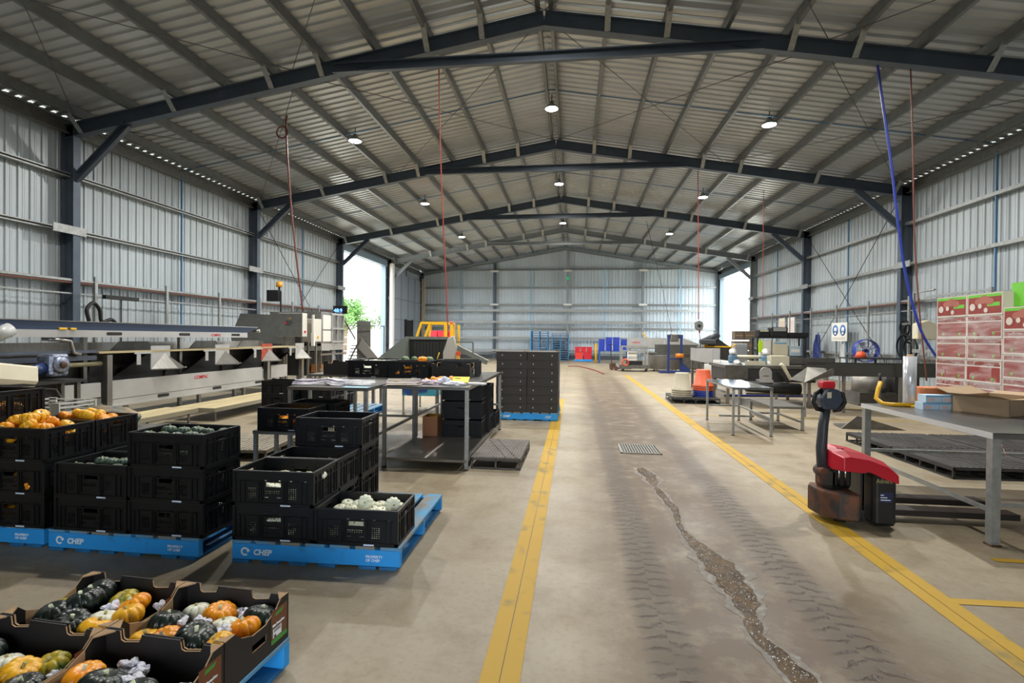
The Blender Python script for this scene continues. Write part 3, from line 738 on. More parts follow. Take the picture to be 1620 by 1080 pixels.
fruit(PW2, cxl, 3.40, .40, 18, 'pale squash in the upper front left crate', 4, w=.375, d=.235); fruit(PW2, cxl, 3.40, .465, 12, 'pale squash in the upper front left crate', 6, w=.375, d=.235)
fruit(PW2, cxl, 3.79, .40, 12, 'pale squash in the upper middle crate', 14, w=.375, d=.235)
fruit(PW2, cxl+.12, 3.42, .53, 4, 'pale squash on top of the upper front left crate', 8, nx=4, ny=1, w=.26, d=.1)
g = 'black vented crates on the left pallet'
xl_, xr_ = -3.34, -2.765
stack(xr_, 3.38, 3, ['bottom crate of the three-high dark stack on the left pallet', 'middle crate of the three-high dark stack on the left pallet', 'top crate of the three-high dark stack on the left pallet'], g, -.01)
stack(xl_, 3.38, 2, ['bottom crate left of the three-high dark stack', 'upper crate of green gourds left of the three-high dark stack'], g, -.01)
stack(xl_, 3.775, 2, ['lower crate behind the crate of green gourds', 'upper crate behind the crate of green gourds'], g, -.01)
PG2 = pumpkin_kind('g2', .05, .035, 9, .16, mat('grey_green_rind', '#35493c', .4, c2='#5c7060', scale=9), m_stem, 'green_gourd')
fruit(PG2, xr_, 3.38, .78, 10, 'dark green gourd in the top crate of the three-high dark stack', 9, nx=5, ny=2, w=.42, d=.2)
fruit(PG2, xl_, 3.38, .53, 10, 'grey green gourd in the open crate beside the tall dark stack', 10, nx=5, ny=2, w=.42, d=.2)
for k, z in enumerate((.18, .41, .64)): fruit(PG2, xr_, 3.38, z, 4, 'green gourd behind the slots of the tall dark stack', 40+k, nx=4, ny=1, w=.3, d=.1)
g = 'crates of orange pumpkins at the left edge'
ox = -3.985
stack(ox, 3.38, 3, ['bottom crate of orange pumpkins at the front of the left edge pallet', 'middle crate of orange pumpkins at the front of the left edge pallet', 'top crate heaped with orange pumpkins at the front of the left edge pallet'], g)
stack(ox, 3.775, 3, ['bottom crate of the second row at the left edge', 'middle crate of the second row at the left edge', 'top crate of the second row at the left edge, heaped with orange pumpkins'], g)
stack(ox-.58, 3.5, 4, ['bottom crate at the extreme left edge', 'second crate at the extreme left edge', 'third crate at the extreme left edge', 'highest crate of orange pumpkins, cut off by the left edge'], g)
def heap(cx, cy, z, n, lab, seed, rx=.195, ry=.105, h=.1, Ps=(PO, PY, PY)):
    r = random.Random(seed); placed = []
    for i in range(n*30):
        if len(placed) >= n: break
        u = r.uniform(-rx, rx); v = r.uniform(-ry, ry); zz = z+h*max(0, 1-(u/rx)**2*.9-(v/ry)**2*.5)*r.uniform(.6, 1)
        if all((u-p[0])**2+(v-p[1])**2+(zz-p[2])**2 > .0072 for p in placed): placed.append((u, v, zz))
    for u, v, zz in placed:
        lb = lab+', %s %s' % (('front', 'middle', 'rear')[min(2, int((v+ry)/(2*ry)*3))], ('far left', 'left', 'centre left', 'centre right', 'right', 'far right')[min(5, int((u+rx)/(2*rx)*6))]); lb = lb if len(lb.split()) <= 16 else lab
        r.choice(Ps)((cx+u, cy+v, zz), label=lb, group=lab, rot=(r.uniform(-.8, .8), r.uniform(-.8, .8), r.uniform(0, 6)), scale=r.uniform(.88, 1.05))
heap(ox, 3.38, .72, 9, 'orange pumpkin low in the front crate at the left edge', 11, h=.02)
heap(ox, 3.38, .80, 10, 'orange pumpkin heaped in the front crate at the left edge', 12)
heap(ox, 3.775, .72, 9, 'orange pumpkin low in the second crate at the left edge', 13, h=.02)
heap(ox, 3.775, .79, 9, 'orange pumpkin heaped in the second crate at the left edge', 14, h=.07)
for z in (.18, .41): heap(ox, 3.34, z, 8, 'orange pumpkin in a lower crate at the left edge', int(z*100), h=.03)
heap(ox-.58, 3.5, .90, 9, 'orange pumpkin in the highest crate at the left edge', 16, h=.03)

# white wire-sided crate and net bag behind them
e = E('white_crate', (-5.4, 4.75, .55), label='white slatted crate behind the orange pumpkins', cat='crate'); b = B()
for z in (.02, .07, .12, .17, .22, .26):
    b.box(-.28, .28, -.2, -.19, z, z+.014); b.box(-.28, .28, .19, .2, z, z+.014); b.box(-.28, -.27, -.2, .2, z, z+.014); b.box(.27, .28, -.2, .2, z, z+.014)
b.box(-.28, .28, -.2, .2, 0, .01); b.obj('slats', m_white, e)
for x in (-.28, .2):
    for y in (-.205, .19): b = B(); b.box(x, x+.09, y, y+.015, 0, .28); b.obj('corner_post', m_white, e)
e = E('step_bench', (-5.1, 4.85, 0), label='low dark bench under the white crate and net bag', cat='bench'); b = B(); b.box(-.6, .7, -.25, .25, .5, .55); b.obj('top', m_inoxd, e)
for x in (-.55, .62):
    for y in (-.22, .2): b = B(); b.bar((x, y, 0), (x, y, .5), .035, .035); b.obj('leg', m_inoxd, e)
e = E('net_bag', (-4.92, 4.9, .55), label='dark teal and blue net bag full of produce', cat='bag')
bm = bmesh.new(); bmesh.ops.create_icosphere(bm, subdivisions=4, radius=1)
for v in bm.verts:
    n_ = noise.noise(v.co*2.4)*.2; v.co = Vector((v.co.x*.34, v.co.y*.17, max(v.co.z, -.55)*.17+.0935))*(1+n_*.6)
me = bpy.data.meshes.new('bag_body'); bm.to_mesh(me); bm.free(); me.materials.append(mat('net_bag', '#1f4d52', .7, c2='#8d7a5e', scale=3.5, lo=.45, hi=.6)); o = bpy.data.objects.new('bag_body', me); COL.objects.link(o); o.parent = e
for p in me.polygons: p.use_smooth = True
e.scale = (1, 1, .8)
b = B(); b.path([(-.3, 0, .1), (-.38, .02, .14), (-.44, .0, .1)], [.05, .07, .03], 8); b.obj('tied_end', mat('blue_net', '#2a4f9a', .6), e)

# ------------------------------------------------------------------ steel benches
def bench(name, x0, x1, y0, y1, h, label, shelf=None, cat='bench', leg=.04, m=None, top_m=None, stretch=(), feet=True, top_t=.035, edge=None):
    e = E(name, (x0, y0, 0), label=label, cat=cat); w, d = x1-x0, y1-y0; m = m or m_galv
    b = B(); b.box(0, w, 0, d, h-.004, h); b.box(0, w, 0, .003, h-top_t, h); b.box(0, w, d-.003, d, h-top_t, h); b.box(0, .003, 0, d, h-top_t, h); b.box(w-.003, w, 0, d, h-top_t, h); b.obj('top', top_m or m_inox, e)
    if edge:
        b = B(); b.box(-.004, 0, -.004, d, h-top_t, h+.001); b.obj('edge_strip', edge, e)  # pale strip added on one side, its bright highlight put into the colour
    for x in (leg/2+.005, w-leg/2-.005):
        for y in (leg/2+.005, d-leg/2-.005):
            b = B(); b.bar((x, y, .01), (x, y, h-.005), leg, leg, (0, 1, 0)); b.obj('leg', m, e)
            if feet: b = B(); b.cbox((x, y, 0), leg*1.3, leg*1.3, .015, .004); b.obj('foot', m_rust, e)
    for (p, q) in stretch: b = B(); b.bar(p, q, .03, .03); b.obj('stretcher', m, e)
    if shelf: b = B(); b.box(.02, w-.02, .02, d-.02, shelf-.004, shelf); b.box(.02, w-.02, .0, .005, shelf-.03, shelf); b.box(w-.005, w, 0, d, shelf-.03, shelf); b.obj('shelf', mat('shelf_steel', '#8b8780', .3, .7, var=.25, scale=4), e)
    return e
BH = .955
m_btop = mat('bench_top_steel', '#858480', .3, .7, var=.3, scale=3)
bench('steel_bench', -2.22, -1.19, 5.75, 8.42, BH, 'long steel packing bench with shelf, dark crates standing under it', .12, top_m=m_btop, stretch=[((.02, 0, .42), (.02, 2.6, .42)), ((.02, 2.64, .42), (1, 2.64, .42))])
bench('steel_bench', -3.2, -2.26, 5.42, 7.2, BH, 'steel packing bench covered with plastic sleeves, left of the shelf bench', None, top_m=m_btop, stretch=[((.02, 1.75, .38), (.92, 1.75, .38)), ((.92, .03, .38), (.92, 1.74, .38))])
bench('steel_bench', -3.95, -2.26, 7.25, 8.5, BH, 'steel bench at the back, under the row of black crates', None, top_m=m_btop)
# under the shelf bench
g = 'dark crates under the shelf bench'
CR2 = Proto(lambda: crate(holes=False))
for i, nm in enumerate(('bottom crate', 'middle crate', 'top crate')): CR2((-1.56, 7.25, .12+i*.26), 0, nm+' of the dark stack under the shelf bench', g)
for i, nm in enumerate(('bottom crate', 'middle crate', 'top crate')): CR2((-1.52, 7.68, .12+i*.233), 0, nm+' of the stack directly behind it under the shelf bench', g)
CR2((-1.49, 8.12, .12), 0, 'single crate at the rear end of the shelf under the bench', g)
e = E('cardboard_box', (-2.0, 7.2, .12), label='small brown cardboard box with yellow contents on the bench shelf', cat='box'); b = B(); b.box(-.12, .1, -.15, .15, 0, .005)
b.box(-.12, .1, -.15, -.145, 0, .28); b.box(-.12, .1, .145, .15, 0, .28); b.box(-.12, -.115, -.15, .15, 0, .28); b.box(.095, .1, -.15, .15, 0, .28); b.obj('walls', mat('tan_board', '#b07a55', .8), e)
PY((-2.0, 7.2, .34), label='yellow pumpkin in the small box on the bench shelf', rot=(.3, 0, 0))
# row of crates and trays at the back of the benches
yb = 7.05
TR2 = Proto(lambda: (lambda e: e)(tray()))
TR((-3.42+.0, yb+.35, BH), .05, 'open black tray at the left end of the bench row')
CR((-2.86, yb, BH), 0, 'crate of white squash in the bench row', 'crates on the benches'); CR((-2.27, yb-.02, BH), 0, 'crate of orange pumpkins in the bench row', 'crates on the benches')
CR((-2.86, yb+.39, BH), 0, 'second-row crate behind the white squash crate', 'crates on the benches'); CR((-2.27, yb+.37, BH), 0, 'second-row crate holding watermelons', 'crates on the benches')
CR2((-1.66, yb+.42, BH), .12, 'empty crate behind the grey tray on the benches', 'crates on the benches')
TR((-1.68, yb+.02, BH), .02, 'dark grey cardboard tray at the right end of the bench row')
fruit(PW2, -2.86, yb, BH+.03, 18, 'pale squash in the white squash crate on the bench', 30, w=.375, d=.235); fruit(PW2, -2.86, yb, BH+.1, 18, 'pale squash in the white squash crate on the bench', 31, w=.375, d=.235)
fruit(PW2, -2.82, yb+.1, BH+.18, 8, 'pale squash on top of the crate on the bench', 32, nx=4, ny=2, w=.3, d=.12)
heap(-2.27, yb-.02, BH+.03, 12, 'orange pumpkin in the bench row crate', 33, h=.02); heap(-2.27, yb-.02, BH+.11, 12, 'orange pumpkin higher in the bench row crate', 34, h=.02)
PO((-2.14, yb+.05, BH+.21), label='orange pumpkin poking above the bench row crate')
for i, x in enumerate((-2.5, -2.36, -2.13)):
    b = squash_mesh(.062 if i != 1 else .05, .055, 14, .03, 4, .05); o = b.obj('watermelon', m_water, label='%s dark green watermelon in the crate behind the bench row' % ('left', 'middle small', 'right')[i], cat='watermelon', group='watermelons on the bench'); o.location = (x, yb+.36, BH+.17)
# plastic sleeves, netting, oranges and papers on the benches
m_film = mat('clear_sleeves', '#c9ccd4', .15, spec=.8, c2='#9fa4ae', scale=14, alpha=.9)
def sheaf(x, y, L, wd, n, rz, label, cat, m, tie=None, seed=0):
    e = E('plastic_sleeves', (x, y, BH), rz, label=label, cat=cat); b = B(); r = random.Random(seed)
    for i in range(n):
        y0 = -wd/2+wd*i/n+r.uniform(-.02, .02); z = .006+.016*(i % 4)+r.uniform(0, .01); pts = []
        for k in range(9):
            u = k/8; sq = 1-.75*math.exp(-((u-.62)/.12)**2) if tie else 1
            pts.append((L*(u-.5)+r.uniform(-.01, .01), y0*sq+.012*sin(u*7+i), z+(.02*math.exp(-((u-.62)/.15)**2) if tie else 0)))
        w2 = wd/n*.75
        for p, q in zip(pts, pts[1:]): b.quad((p[0], p[1]-w2, p[2]), (q[0], q[1]-w2, q[2]), (q[0], q[1]+w2*.3, q[2]+.006), (p[0], p[1]+w2*.3, p[2]+.006)); b.quad((p[0], p[1]+w2*.3, p[2]+.006), (q[0], q[1]+w2*.3, q[2]+.006), (q[0], q[1]+w2, q[2]), (p[0], p[1]+w2, p[2]))
    b.obj('sleeves', m, e)
    if tie: b = B(); b.lathe([(.0, -.035), (.03, -.03), (.036, 0), (.03, .03), (0, .035)], (L*.12, 0, .035), 12, 'x'); b.obj('tie', mat('tie_tape', '#d9d4c6', .6), e)
    return e
sheaf(-2.92, 5.68, .62, .2, 9, -.03, 'bundle of clear plastic sleeves hanging over the left bench edge', 'packaging', mat('white_sleeves', '#d9d6e2', .25, c2='#b9b5c6', scale=14), True, 1)
sheaf(-2.5, 5.68, .42, .22, 7, .05, 'fan of clear blue-printed sleeves on the left bench', 'packaging', m_film, None, 2)
b = B(); b.box(-.14, .14, -.1, .1, 0, .004); b.obj('blue_sheet', mat('pale_blue_sheet', '#a9d3e6', .3), label='pale blue plastic sheet at the front edge of the bench', cat='sheet', loc=(-2.42, 5.53, BH))
sheaf(-2.02, 5.95, .4, .25, 5, .3, 'flat printed leaflets near the bench joint', 'paper', mat('leaflet', '#8b8090', .5, c2='#a99b73', scale=12), None, 3)
def bagmesh(nm, w, d, h, m, label, cat, loc, rz=0, seed=0, amp=.3):
    bm = bmesh.new(); bmesh.ops.create_icosphere(bm, subdivisions=4, radius=1); s = Vector((seed*3.1, seed, 0))
    for v in bm.verts:
        n_ = noise.noise(v.co*2.2+s)*amp+noise.noise(v.co*7+s)*amp*.5; c = v.co*(1+n_); v.co = Vector((c.x*w/2, c.y*d/2, max(c.z, -.4)*h*.7+.28*h))
    me = bpy.data.meshes.new(nm); bm.to_mesh(me); bm.free(); me.materials.append(m); o = bpy.data.objects.new(nm, me); COL.objects.link(o); o.location = loc; o.rotation_euler.z = rz; tag(o, label, cat)
    return o
r = random.Random(5)
bagmesh('produce_bag', .3, .16, .06, mat('pink_print_film', '#c9b9c4', .3, c2='#c05a66', scale=16, lo=.25, hi=.4), 'pinkish printed plastic bag at the bench front', 'bag', (-1.73, 6.02, BH), seed=1)
bagmesh('produce_bag', .18, .14, .09, mat('blue_print_film', '#d5dbea', .3, c2='#3f5fb0', scale=18, lo=.3, hi=.42), 'crumpled white and blue plastic bag in front of the oranges', 'bag', (-1.56, 6.08, BH), seed=2)
bagmesh('produce_bag', .26, .16, .05, mat('white_film', '#dcdce2', .3), 'crumpled white plastic bag beside the yellow leaflet', 'bag', (-1.4, 5.96, BH), seed=3)
heap(-1.62, 6.2, BH, 14, 'small orange in the heap on the bench', 51, rx=.21, ry=.1, h=.03, Ps=(Proto(lambda: (lambda e: (B().lathe([(0.0001, 0), (.026, .008), (.036, .036), (.026, .064), (.0001, .07)], n=14).obj('peel', mat('orange_peel', '#e8960f', .45), e), e)[1])(E('orange', cat='orange'))),))
b = B(); b.box(-.1, .1, -.06, .06, 0, .012); o = b.obj('leaflet', mat('yellow_leaflet', '#e6e05a', .5), label='yellow printed leaflet on the bench near its right corner', cat='leaflet', loc=(-1.36, 6.1, BH+.05)); o.rotation_euler = (.5, 0, 0)
for i, s_ in enumerate(('FRESH', '100% AUS')): text(s_, .03, m_blk, o, FM((-.08, -.03+.04*(1-i), .0125), (1, 0, 0), (0, 1, 0))) if i == 0 else None
b = B(); b.box(-.14, .14, -.07, .07, 0, .02); o = b.obj('paper_stack', mat('printed_paper', '#dcdcdc', .6, c2='#c08a6a', scale=30, lo=.25, hi=.33), label='stack of white printed papers on the bench right corner', cat='paper', loc=(-1.2+.0, 6.12, BH)); o.location.x = -1.36+.16; o.rotation_euler.z = -.1

# ------------------------------------------------------------------ low stand with a crate of oranges, dark stacks behind, grey pallets
bench('steel_stand', -3.32, -2.75, 4.98, 5.4, .535, 'low steel stand under a crate of orange pumpkins behind the front stacks', None, cat='stand', leg=.035)
CR((-3.0, 5.2, .535), 0, 'black crate of orange pumpkins on the low steel stand', 'crates on the low stand'); CR2((-2.93, 5.64, .535), 0, 'dark crate behind it on the low steel stand', 'crates on the low stand')
heap(-3.0, 5.2, .57, 9, 'orange pumpkin in the crate on the low stand', 61, h=.02); heap(-3.0, 5.2, .64, 6, 'orange pumpkin in the crate on the low stand', 62, h=.01)
def plastic_pallet(w, d, m, nx=3, ny=3):
    def f():
        e = E('plastic_pallet', cat='pallet'); b = B(); hx, hy = w/2, d/2
        b.box(-hx, hx, -hy, hy, .125, .135)
        n = 16
        for i in range(n):
            u = -hx+.02+(w-.04)*i/n; b.box(u, u+.02, -hy+.02, hy-.02, .135, .14)
        for i in range(-9, 14):
            p0 = Vector((-hx+.05+i*.12, -hy+.02, .1415)); p1 = p0+Vector((-d*.35, d-.04, 0))
            if abs(p0.x) < hx-.02 and abs(p1.x) < hx-.02: b.bar(p0, p1, .012, .004)
        b.obj('deck', m, e)
        b = B()
        for i in range(nx+1):
            x = -hx+(w-.02)*i/nx
            for j in range(ny+1): y = -hy+(d-.02)*j/ny; b.box(x, x+.02, y, y+.02 if 0 < j < ny else y+.02, 0, .125)
            b.box(x, x+.02, -hy, hy, 0, .02); b.box(x+.0, x+.02, -hy, hy, .09, .125)
        for j in range(ny+1):
            y = -hy+(d-.02)*j/ny; b.box(-hx, hx, y, y+.02, .1, .125); b.box(-hx, hx, y, y+.02, 0, .02)
        b.obj('frame', m, e); return e
    return Proto(f)
GP = plastic_pallet(.58, 1.1, m_greyp, 2, 3)
GP((-.885, 6.42, 0), -.01, 'small grey plastic pallet on the floor at the right end of the benches')
GP2 = plastic_pallet(1.1, 1.1, mat('dusty_grey_plastic', '#8b8474', .85, var=.25, scale=6))
GP2((-4.3, 6.3, 0), .1, 'dusty grey plastic pallet on the floor behind the low steel stand')
PAL((-4.4, 9.5, 0), .03, 'blue pallet holding low dark crates beyond the benches')
g = 'dark crates beyond the benches'
k = 0
for (x, y, n) in ((-4.75, 9.2, 2), (-4.75, 9.6, 1), (-4.75, 10.0, 1), (-5.35, 8.9, 3), (-5.35, 9.3, 2)):
    for i in range(n): CR2((x+(.0 if x > -5 else 0), y, (.15 if x > -5 else .0)+i*.235), pi/2*0+.03, '%s dark crate, %s, beyond the benches' % (('bottom', 'second', 'top')[i], {(-4.75, 9.2): 'front of the blue pallet', (-4.75, 9.6): 'middle of the blue pallet', (-4.75, 10.0): 'rear of the blue pallet', (-5.35, 8.9): 'front stack on the floor', (-5.35, 9.3): 'rear stack on the floor'}[(x, y)]), g)
bench('blue_table', -3.35, -2.65, 9.75, 10.9, .52, 'blue and teal low table seen under the benches', None, cat='table', leg=.03, top_m=mat('blue_teal_top', '#24407a', .5, c2='#3f93a6', scale=1.1, lo=.48, hi=.5), top_t=.15)

# ------------------------------------------------------------------ tall block of flat black cartons on a blue pallet
def carton():
    e = E('stacked_carton', cat='carton'); b = B(); w, d, h = .57, .38, .158
    b.box(-w/2, w/2, -d/2, d/2, 0, h); b.obj('body', mat('charcoal_board', '#2f2d2c', .7, var=.12, scale=4), e, bevel=.004)
    b = B()
    for u in (-.16, .16): b.box(u-.045, u+.045, -d/2-.002, -d/2+.01, h-.012, h-.004)
    b.obj('notch', m_blk, e)
    for u in (-.17, .17): b = B(); b.box(u-.008, u+.006, -d/2-.003, -d/2+.01, h*.5, h*.5+.024); b.obj('hand_hole', mat('hole_light', '#c9c5b5', .6), e)
    return e
CT = Proto(carton); PAL((-.86, 9.98, 0), -.01, 'blue pallet under the tall block of black cartons beside the lane')
tn = ['bottom', 'second', 'third', 'fourth', 'fifth', 'sixth', 'top']
for i in range(7):
    for c in (0, 1):
        for r_ in (0, 1, 2):
            if r_ and c == 0 and i < 6: continue
            where = ('left' if c == 0 else 'right')+' column' if r_ == 0 else ('%s column, %s row back' % ('left' if c == 0 else 'right', ('', 'one', 'two')[r_]))
            CT((-1.145+.575*c+random.uniform(-.004, .004), 9.6+.385*r_, .15+i*.16), 0, '%s black carton of the lane-side block, %s' % (tn[i], where), 'black cartons stacked on the blue pallet')
b = B()
for x, y in ((-1.42, 9.42), (-.87, 9.42), (-.29, 9.42), (-.29, 9.8)): b.prism([(x, y), (x-.05, y), (x, y+.06)], 'z', 1.27, 1.285)
b.obj('board_offcut', m_kraft, label='kraft corner flaps on top of the black carton block', cat='cardboard')

# ================================================================== LEFT: grading line along the wall
AX = -7.2
def part(b, nm, m, e, **k): return b.obj(nm, m, e, **k)
def leg(e, x, y, z1, w=.08, z0=0, m=None, nm='leg'):
    b = B(); b.bar((x, y, z0), (x, y, z1), w, w, (0, 1, 0)); return b.obj(nm, m or m_inox, e)
def flatslot(b, x, y, z, L, h):  # rounded slot on +x face
    pts = [];
    for k in range(12):
        t = pi*k/11-pi/2; pts.append((y+L/2-h/2+cos(t)*h/2, z+sin(t)*h/2))
    for k in range(12):
        t = pi*k/11+pi/2; pts.append((y-L/2+h/2+cos(t)*h/2, z+sin(t)*h/2))
    b.poly([(x, u, v) for u, v in pts])
# upper belt conveyor
e = E('belt_conveyor', (AX, 8, 0), label='long raised belt conveyor with navy skirt above the packing line, left wall', cat='conveyor')
b = B(); b.box(-.02, 0, -2.2, 2.6, 1.475, 1.58); b.box(-.72, -.7, -2.2, 2.6, 1.475, 1.58); part(b, 'side_rail', m_alum, e)
b = B(); b.prism([(-2.4, 1.58), (2.55, 1.58), (2.98, 1.685), (2.92, 1.7), (-2.62, 1.7)], 'x', -.01, .0); part(b, 'navy_skirt', m_navy, e)
b = B(); b.prism([(-2.4, 1.58), (2.55, 1.58), (2.98, 1.685), (2.92, 1.7), (-2.62, 1.7)], 'x', -.74, -.73); part(b, 'navy_skirt', m_navy, e)
b = B(); b.box(-.74, .01, -2.62, 2.95, 1.7, 1.708); b.bar((.0, -2.62, 1.706), (.0, 2.95, 1.706), .03, .012); part(b, 'edge_strip', m_inox, e)
b = B(); b.box(-.7, -.02, -2.2, 2.55, 1.56, 1.575); part(b, 'belt', m_blk, e)
for y in (-.72, .75, 2.2): b = B(); flatslot(b, .002, y, 1.53, .28, .05); part(b, 'slot', m_blk, e)
text('COMPAC', .07, m_red, e, FM((.003, 1.45, 1.5), (0, 1, 0), (0, 0, 1)))
for y in (-.9, 1.05): leg(e, -.35, y, 1.475, .06)
b = B(); b.tube((-.1, 2.95, 1.62), (.06, 2.95, 1.62), .035, 10); part(b, 'end_roller', m_inox, e)
b = B(); b.cbox((-.1, -2.35, 1.5), .22, .3, .16, .03); b.tube((-.1, -2.2, 1.55), (-.1, -1.85, 1.58), .06); part(b, 'gearmotor', mat('navy_gearbox', '#1a2f5c', .4), e)
b = B(); b.tube((.02, -2.45, 1.47), (.04, -2.25, 1.58), .085, 14); part(b, 'motor_cap', mat('cap_grey', '#a5a7a5', .4), e)
b = B()
for y, s in ((-1.55, .12), (-1.4, .09)): b.cbox((.01, y, 1.58), .03, s, .03, .006)
o = part(b, 'yellow_glove', m_yellow, e); 
for y in (-1.0, -.45, .5, .95):
    pass
# packing line with plywood top, dark chutes and steel spouts
e = E('packing_line', (AX, 8, 0), label='long packing line with plywood shelf and steel spouts, under the belt conveyor', cat='machine')
b = B(); b.box(-.45, .02, -1.0, 4.7, 1.225, 1.255); part(b, 'plywood_shelf', m_ply, e)
b = B(); b.box(-1.1, -.45, -2.6, 4.9, 1.2, 1.235); b.box(-1.15, -1.1, -2.6, 4.9, 1.2, 1.38); part(b, 'deck', m_inox, e)
for y in (-.2, 1.6, 3.1): b = B(); b.prism([(y, 1.235), (y+.9, 1.235), (y+.8, 1.4), (y+.2, 1.4)], 'x', -.62, -.6); part(b, 'rear_guard', m_inoxd, e)
m_char = mat('charcoal_chute', '#2b2a29', .55, var=.25, scale=5)
for y in (-.75, .8, 2.35, 3.85):
    b = B(); b.prism([(y, 1.22), (y+1.15, 1.22), (y+.75, .95), (y+.2, .75), (y-.1, .75)], 'x', -.38, -.36)
    b.quad((-.36, y+1.15, 1.22), (-.36, y+.2, .74), (-.12, y-.05, .74), (-.12, y+.85, 1.22)); part(b, 'chute', m_char, e)
b = B(); b.box(-.7, -.4, -2.6, 4.7, .7, 1.2); part(b, 'under_body', m_char, e)
for i, y in enumerate((-.03, 1.56, 3.1, 4.56)):
    mm = m_alum if i != 2 else mat('red_spout', '#b8452c', .5, c2='#8d3a26', scale=20)
    b = B(); b.box(.0, .015, y, y+.42, .93, 1.33); o = part(b, 'spout_plate', mm, e)
    b = B(); b.poly([(.016, y+.3, 1.2), (.016, y, .93), (.26, y+.32, .93)]); b.poly([(.016, y+.3, 1.2), (.26, y+.32, .93), (.0, y+.78, .93)]); b.poly([(.016, y, .93), (.26, y+.32, .93), (0, y+.78, .93)]); part(b, 'spout', m_inox, e)
    b = B(); b.box(.016, .03, y, y+.8, .915, .935); b.bar((.016, y, .925), (.27, y+.33, .925), .015, .02); b.bar((.27, y+.33, .925), (.0, y+.8, .925), .015, .02); part(b, 'spout_lip', m_inox, e)
    b = B(); b.box(.02, .035, y-.35, y+.0, 1.2, 1.235); b.box(.02, .03, y-.3, y-.22, 1.02, 1.22); part(b, 'bracket', m_alum, e)
for y in (-.82, 3.37, 4.9): leg(e, -.02, y, 1.2, .09, 0)
for y in (-.7, 3.5): leg(e, -.95, y, 1.2, .07, 0)
b = B(); b.tube((-.05, -2.6, 1.07), (-.05, -.9, 1.07), .035, 12); part(b, 'roller_pipe', mat('pipe_olive', '#8a866c', .4, .4), e)
b = B(); b.box(-.1, .0, -2.6, -1.0, 1.24, 1.28); b.box(-.12, -.02, -2.6, -1.0, 1.13, 1.2); part(b, 'near_rail', mat('blue_grey_rail', '#4a5260', .5), e)
b = B(); b.path([(-.1, -1.75, 1.45), (0, -1.6, 1.44), (.02, -1.45, 1.42), (.02, -1.4, 1.25), (.03, -1.3, 1.22)], .022, 8); part(b, 'bent_pipe', m_inox, e)
# lower conveyor
e = E('lower_conveyor', (AX, 8, 0), label='pale lower conveyor trough with red lettering below the packing line', cat='conveyor')
b = B(); b.box(-.05, .0, -.8, 3.15, .5, .79); part(b, 'side_panel', m_alum, e); b = B(); b.box(-.05, .006, -.8, 3.15, .4, .492); b.box(-.05, .03, -.8, 3.15, .38, .41); part(b, 'lower_rail', m_alum, e)
b = B(); b.box(-.05, .0, -1.65, -.95, .56, .78); part(b, 'side_panel', m_alum, e); b = B(); b.box(-.05, .006, -1.65, -.95, .38, .54); part(b, 'lower_rail', m_galvd, e)
b = B(); b.box(-.6, -.05, -1.65, 3.15, .45, .7); part(b, 'trough', m_char, e)
for y in (.25, 1.62, 3.0, -1.3): b = B(); flatslot(b, .009, y, .455, .26, .055); part(b, 'slot', m_blk, e)
text('COMPAC', .09, m_red, e, FM((.003, 1.0, .68), (0, 1, 0), (0, 0, 1)))
for y in (-1.5, -.2, 1.5, 2.9): leg(e, -.3, y, .45, .06)
b = B(); b.box(-.2, 0, 3.5, 4.2, .5, .8); part(b, 'end_panel', m_alum, e); leg(e, -.1, 3.8, .5, .06)
# walk-on plywood platforms
def platform(x0, x1, y0, y1, z, lab):
    e = E('work_platform', (x0, y0, 0), label=lab, cat='platform'); b = B(); b.box(0, x1-x0, 0, y1-y0, z-.03, z); part(b, 'plywood', m_ply, e)
    b = B(); b.box(x1-x0, x1-x0+.01, 0, y1-y0, z-.07, z); b.box(0, x1-x0, -.01, 0, z-.07, z); part(b, 'edge', mat('platform_edge', '#96907c', .5, .3), e)
    for yy in (.12, (y1-y0)/2, y1-y0-.12):
        b = B(); b.tube((x1-x0-.08, yy, .01), (x1-x0-.08, yy, z-.03), .018, 8); b.tube((x1-x0-.08, yy, 0), (x1-x0-.08, yy, .015), .04, 10); part(b, 'foot', m_inox, e)
platform(-7.05, -6.45, 6.2, 8.15, .26, 'near plywood standing platform in front of the lower conveyor')
platform(-7.05, -6.25, 8.3, 11.4, .24, 'far plywood standing platform in front of the lower conveyor')
platform(-8.3, -6.4, 12.9, 15.6, .2, 'low plywood platform beyond the lower conveyor, by the cabinets')
# near drive
e = E('gearmotor', (-6.95, 5.35, .9), label='cream drive motor with silver gearbox at the near end of the packing line', cat='motor')
b = B(T=Matrix.Rotation(radians(-9), 4, 'X')); b.prism([(-.13, 0), (.13, 0), (.17, .08), (.13, .27), (-.1, .27), (-.16, .1)], 'y', -.32, .42); part(b, 'motor_cover', m_cream, e, bevel=.02)
b = B(); b.cbox((0, .75, .06), .24, .26, .29, .03); b.lathe([(.11, .0), (.12, .02), (.08, .05), (.0001, .05)], (.11, .75, .21), 14, 'x')
for a_ in range(8): b.box(-.1+.03*a_*.0, .11, .64+.028*a_, .65+.028*a_, .06, .34)
part(b, 'gearbox', mat('silver_casting', '#9aa2b2', .35, .6, c2='#5a6278', scale=25), e)
b = B(); b.lathe([(.05, .0), (.04, .02), (.0001, .012)], (.16, .75, .21), 14, 'x'); part(b, 'bore', m_rust, e)
b = B(); b.tube((0, .42, .12), (0, .66, .18), .075); part(b, 'coupling', mat('navy_gearbox', '#1a2f5c', .4), e)
b = B(); b.path([(.0, .2, .0), (.02, .5, -.08), (.05, .75, -.12), (.06, .82, -.25), (.04, .7, -.4)], .01, 6); part(b, 'cable', mat('cable_grey', '#6a6a66', .6), e)
e2 = E('drive_frame', (-7.1, 5.9, 0), label='dark steel frame carrying the cream drive motor', cat='frame')
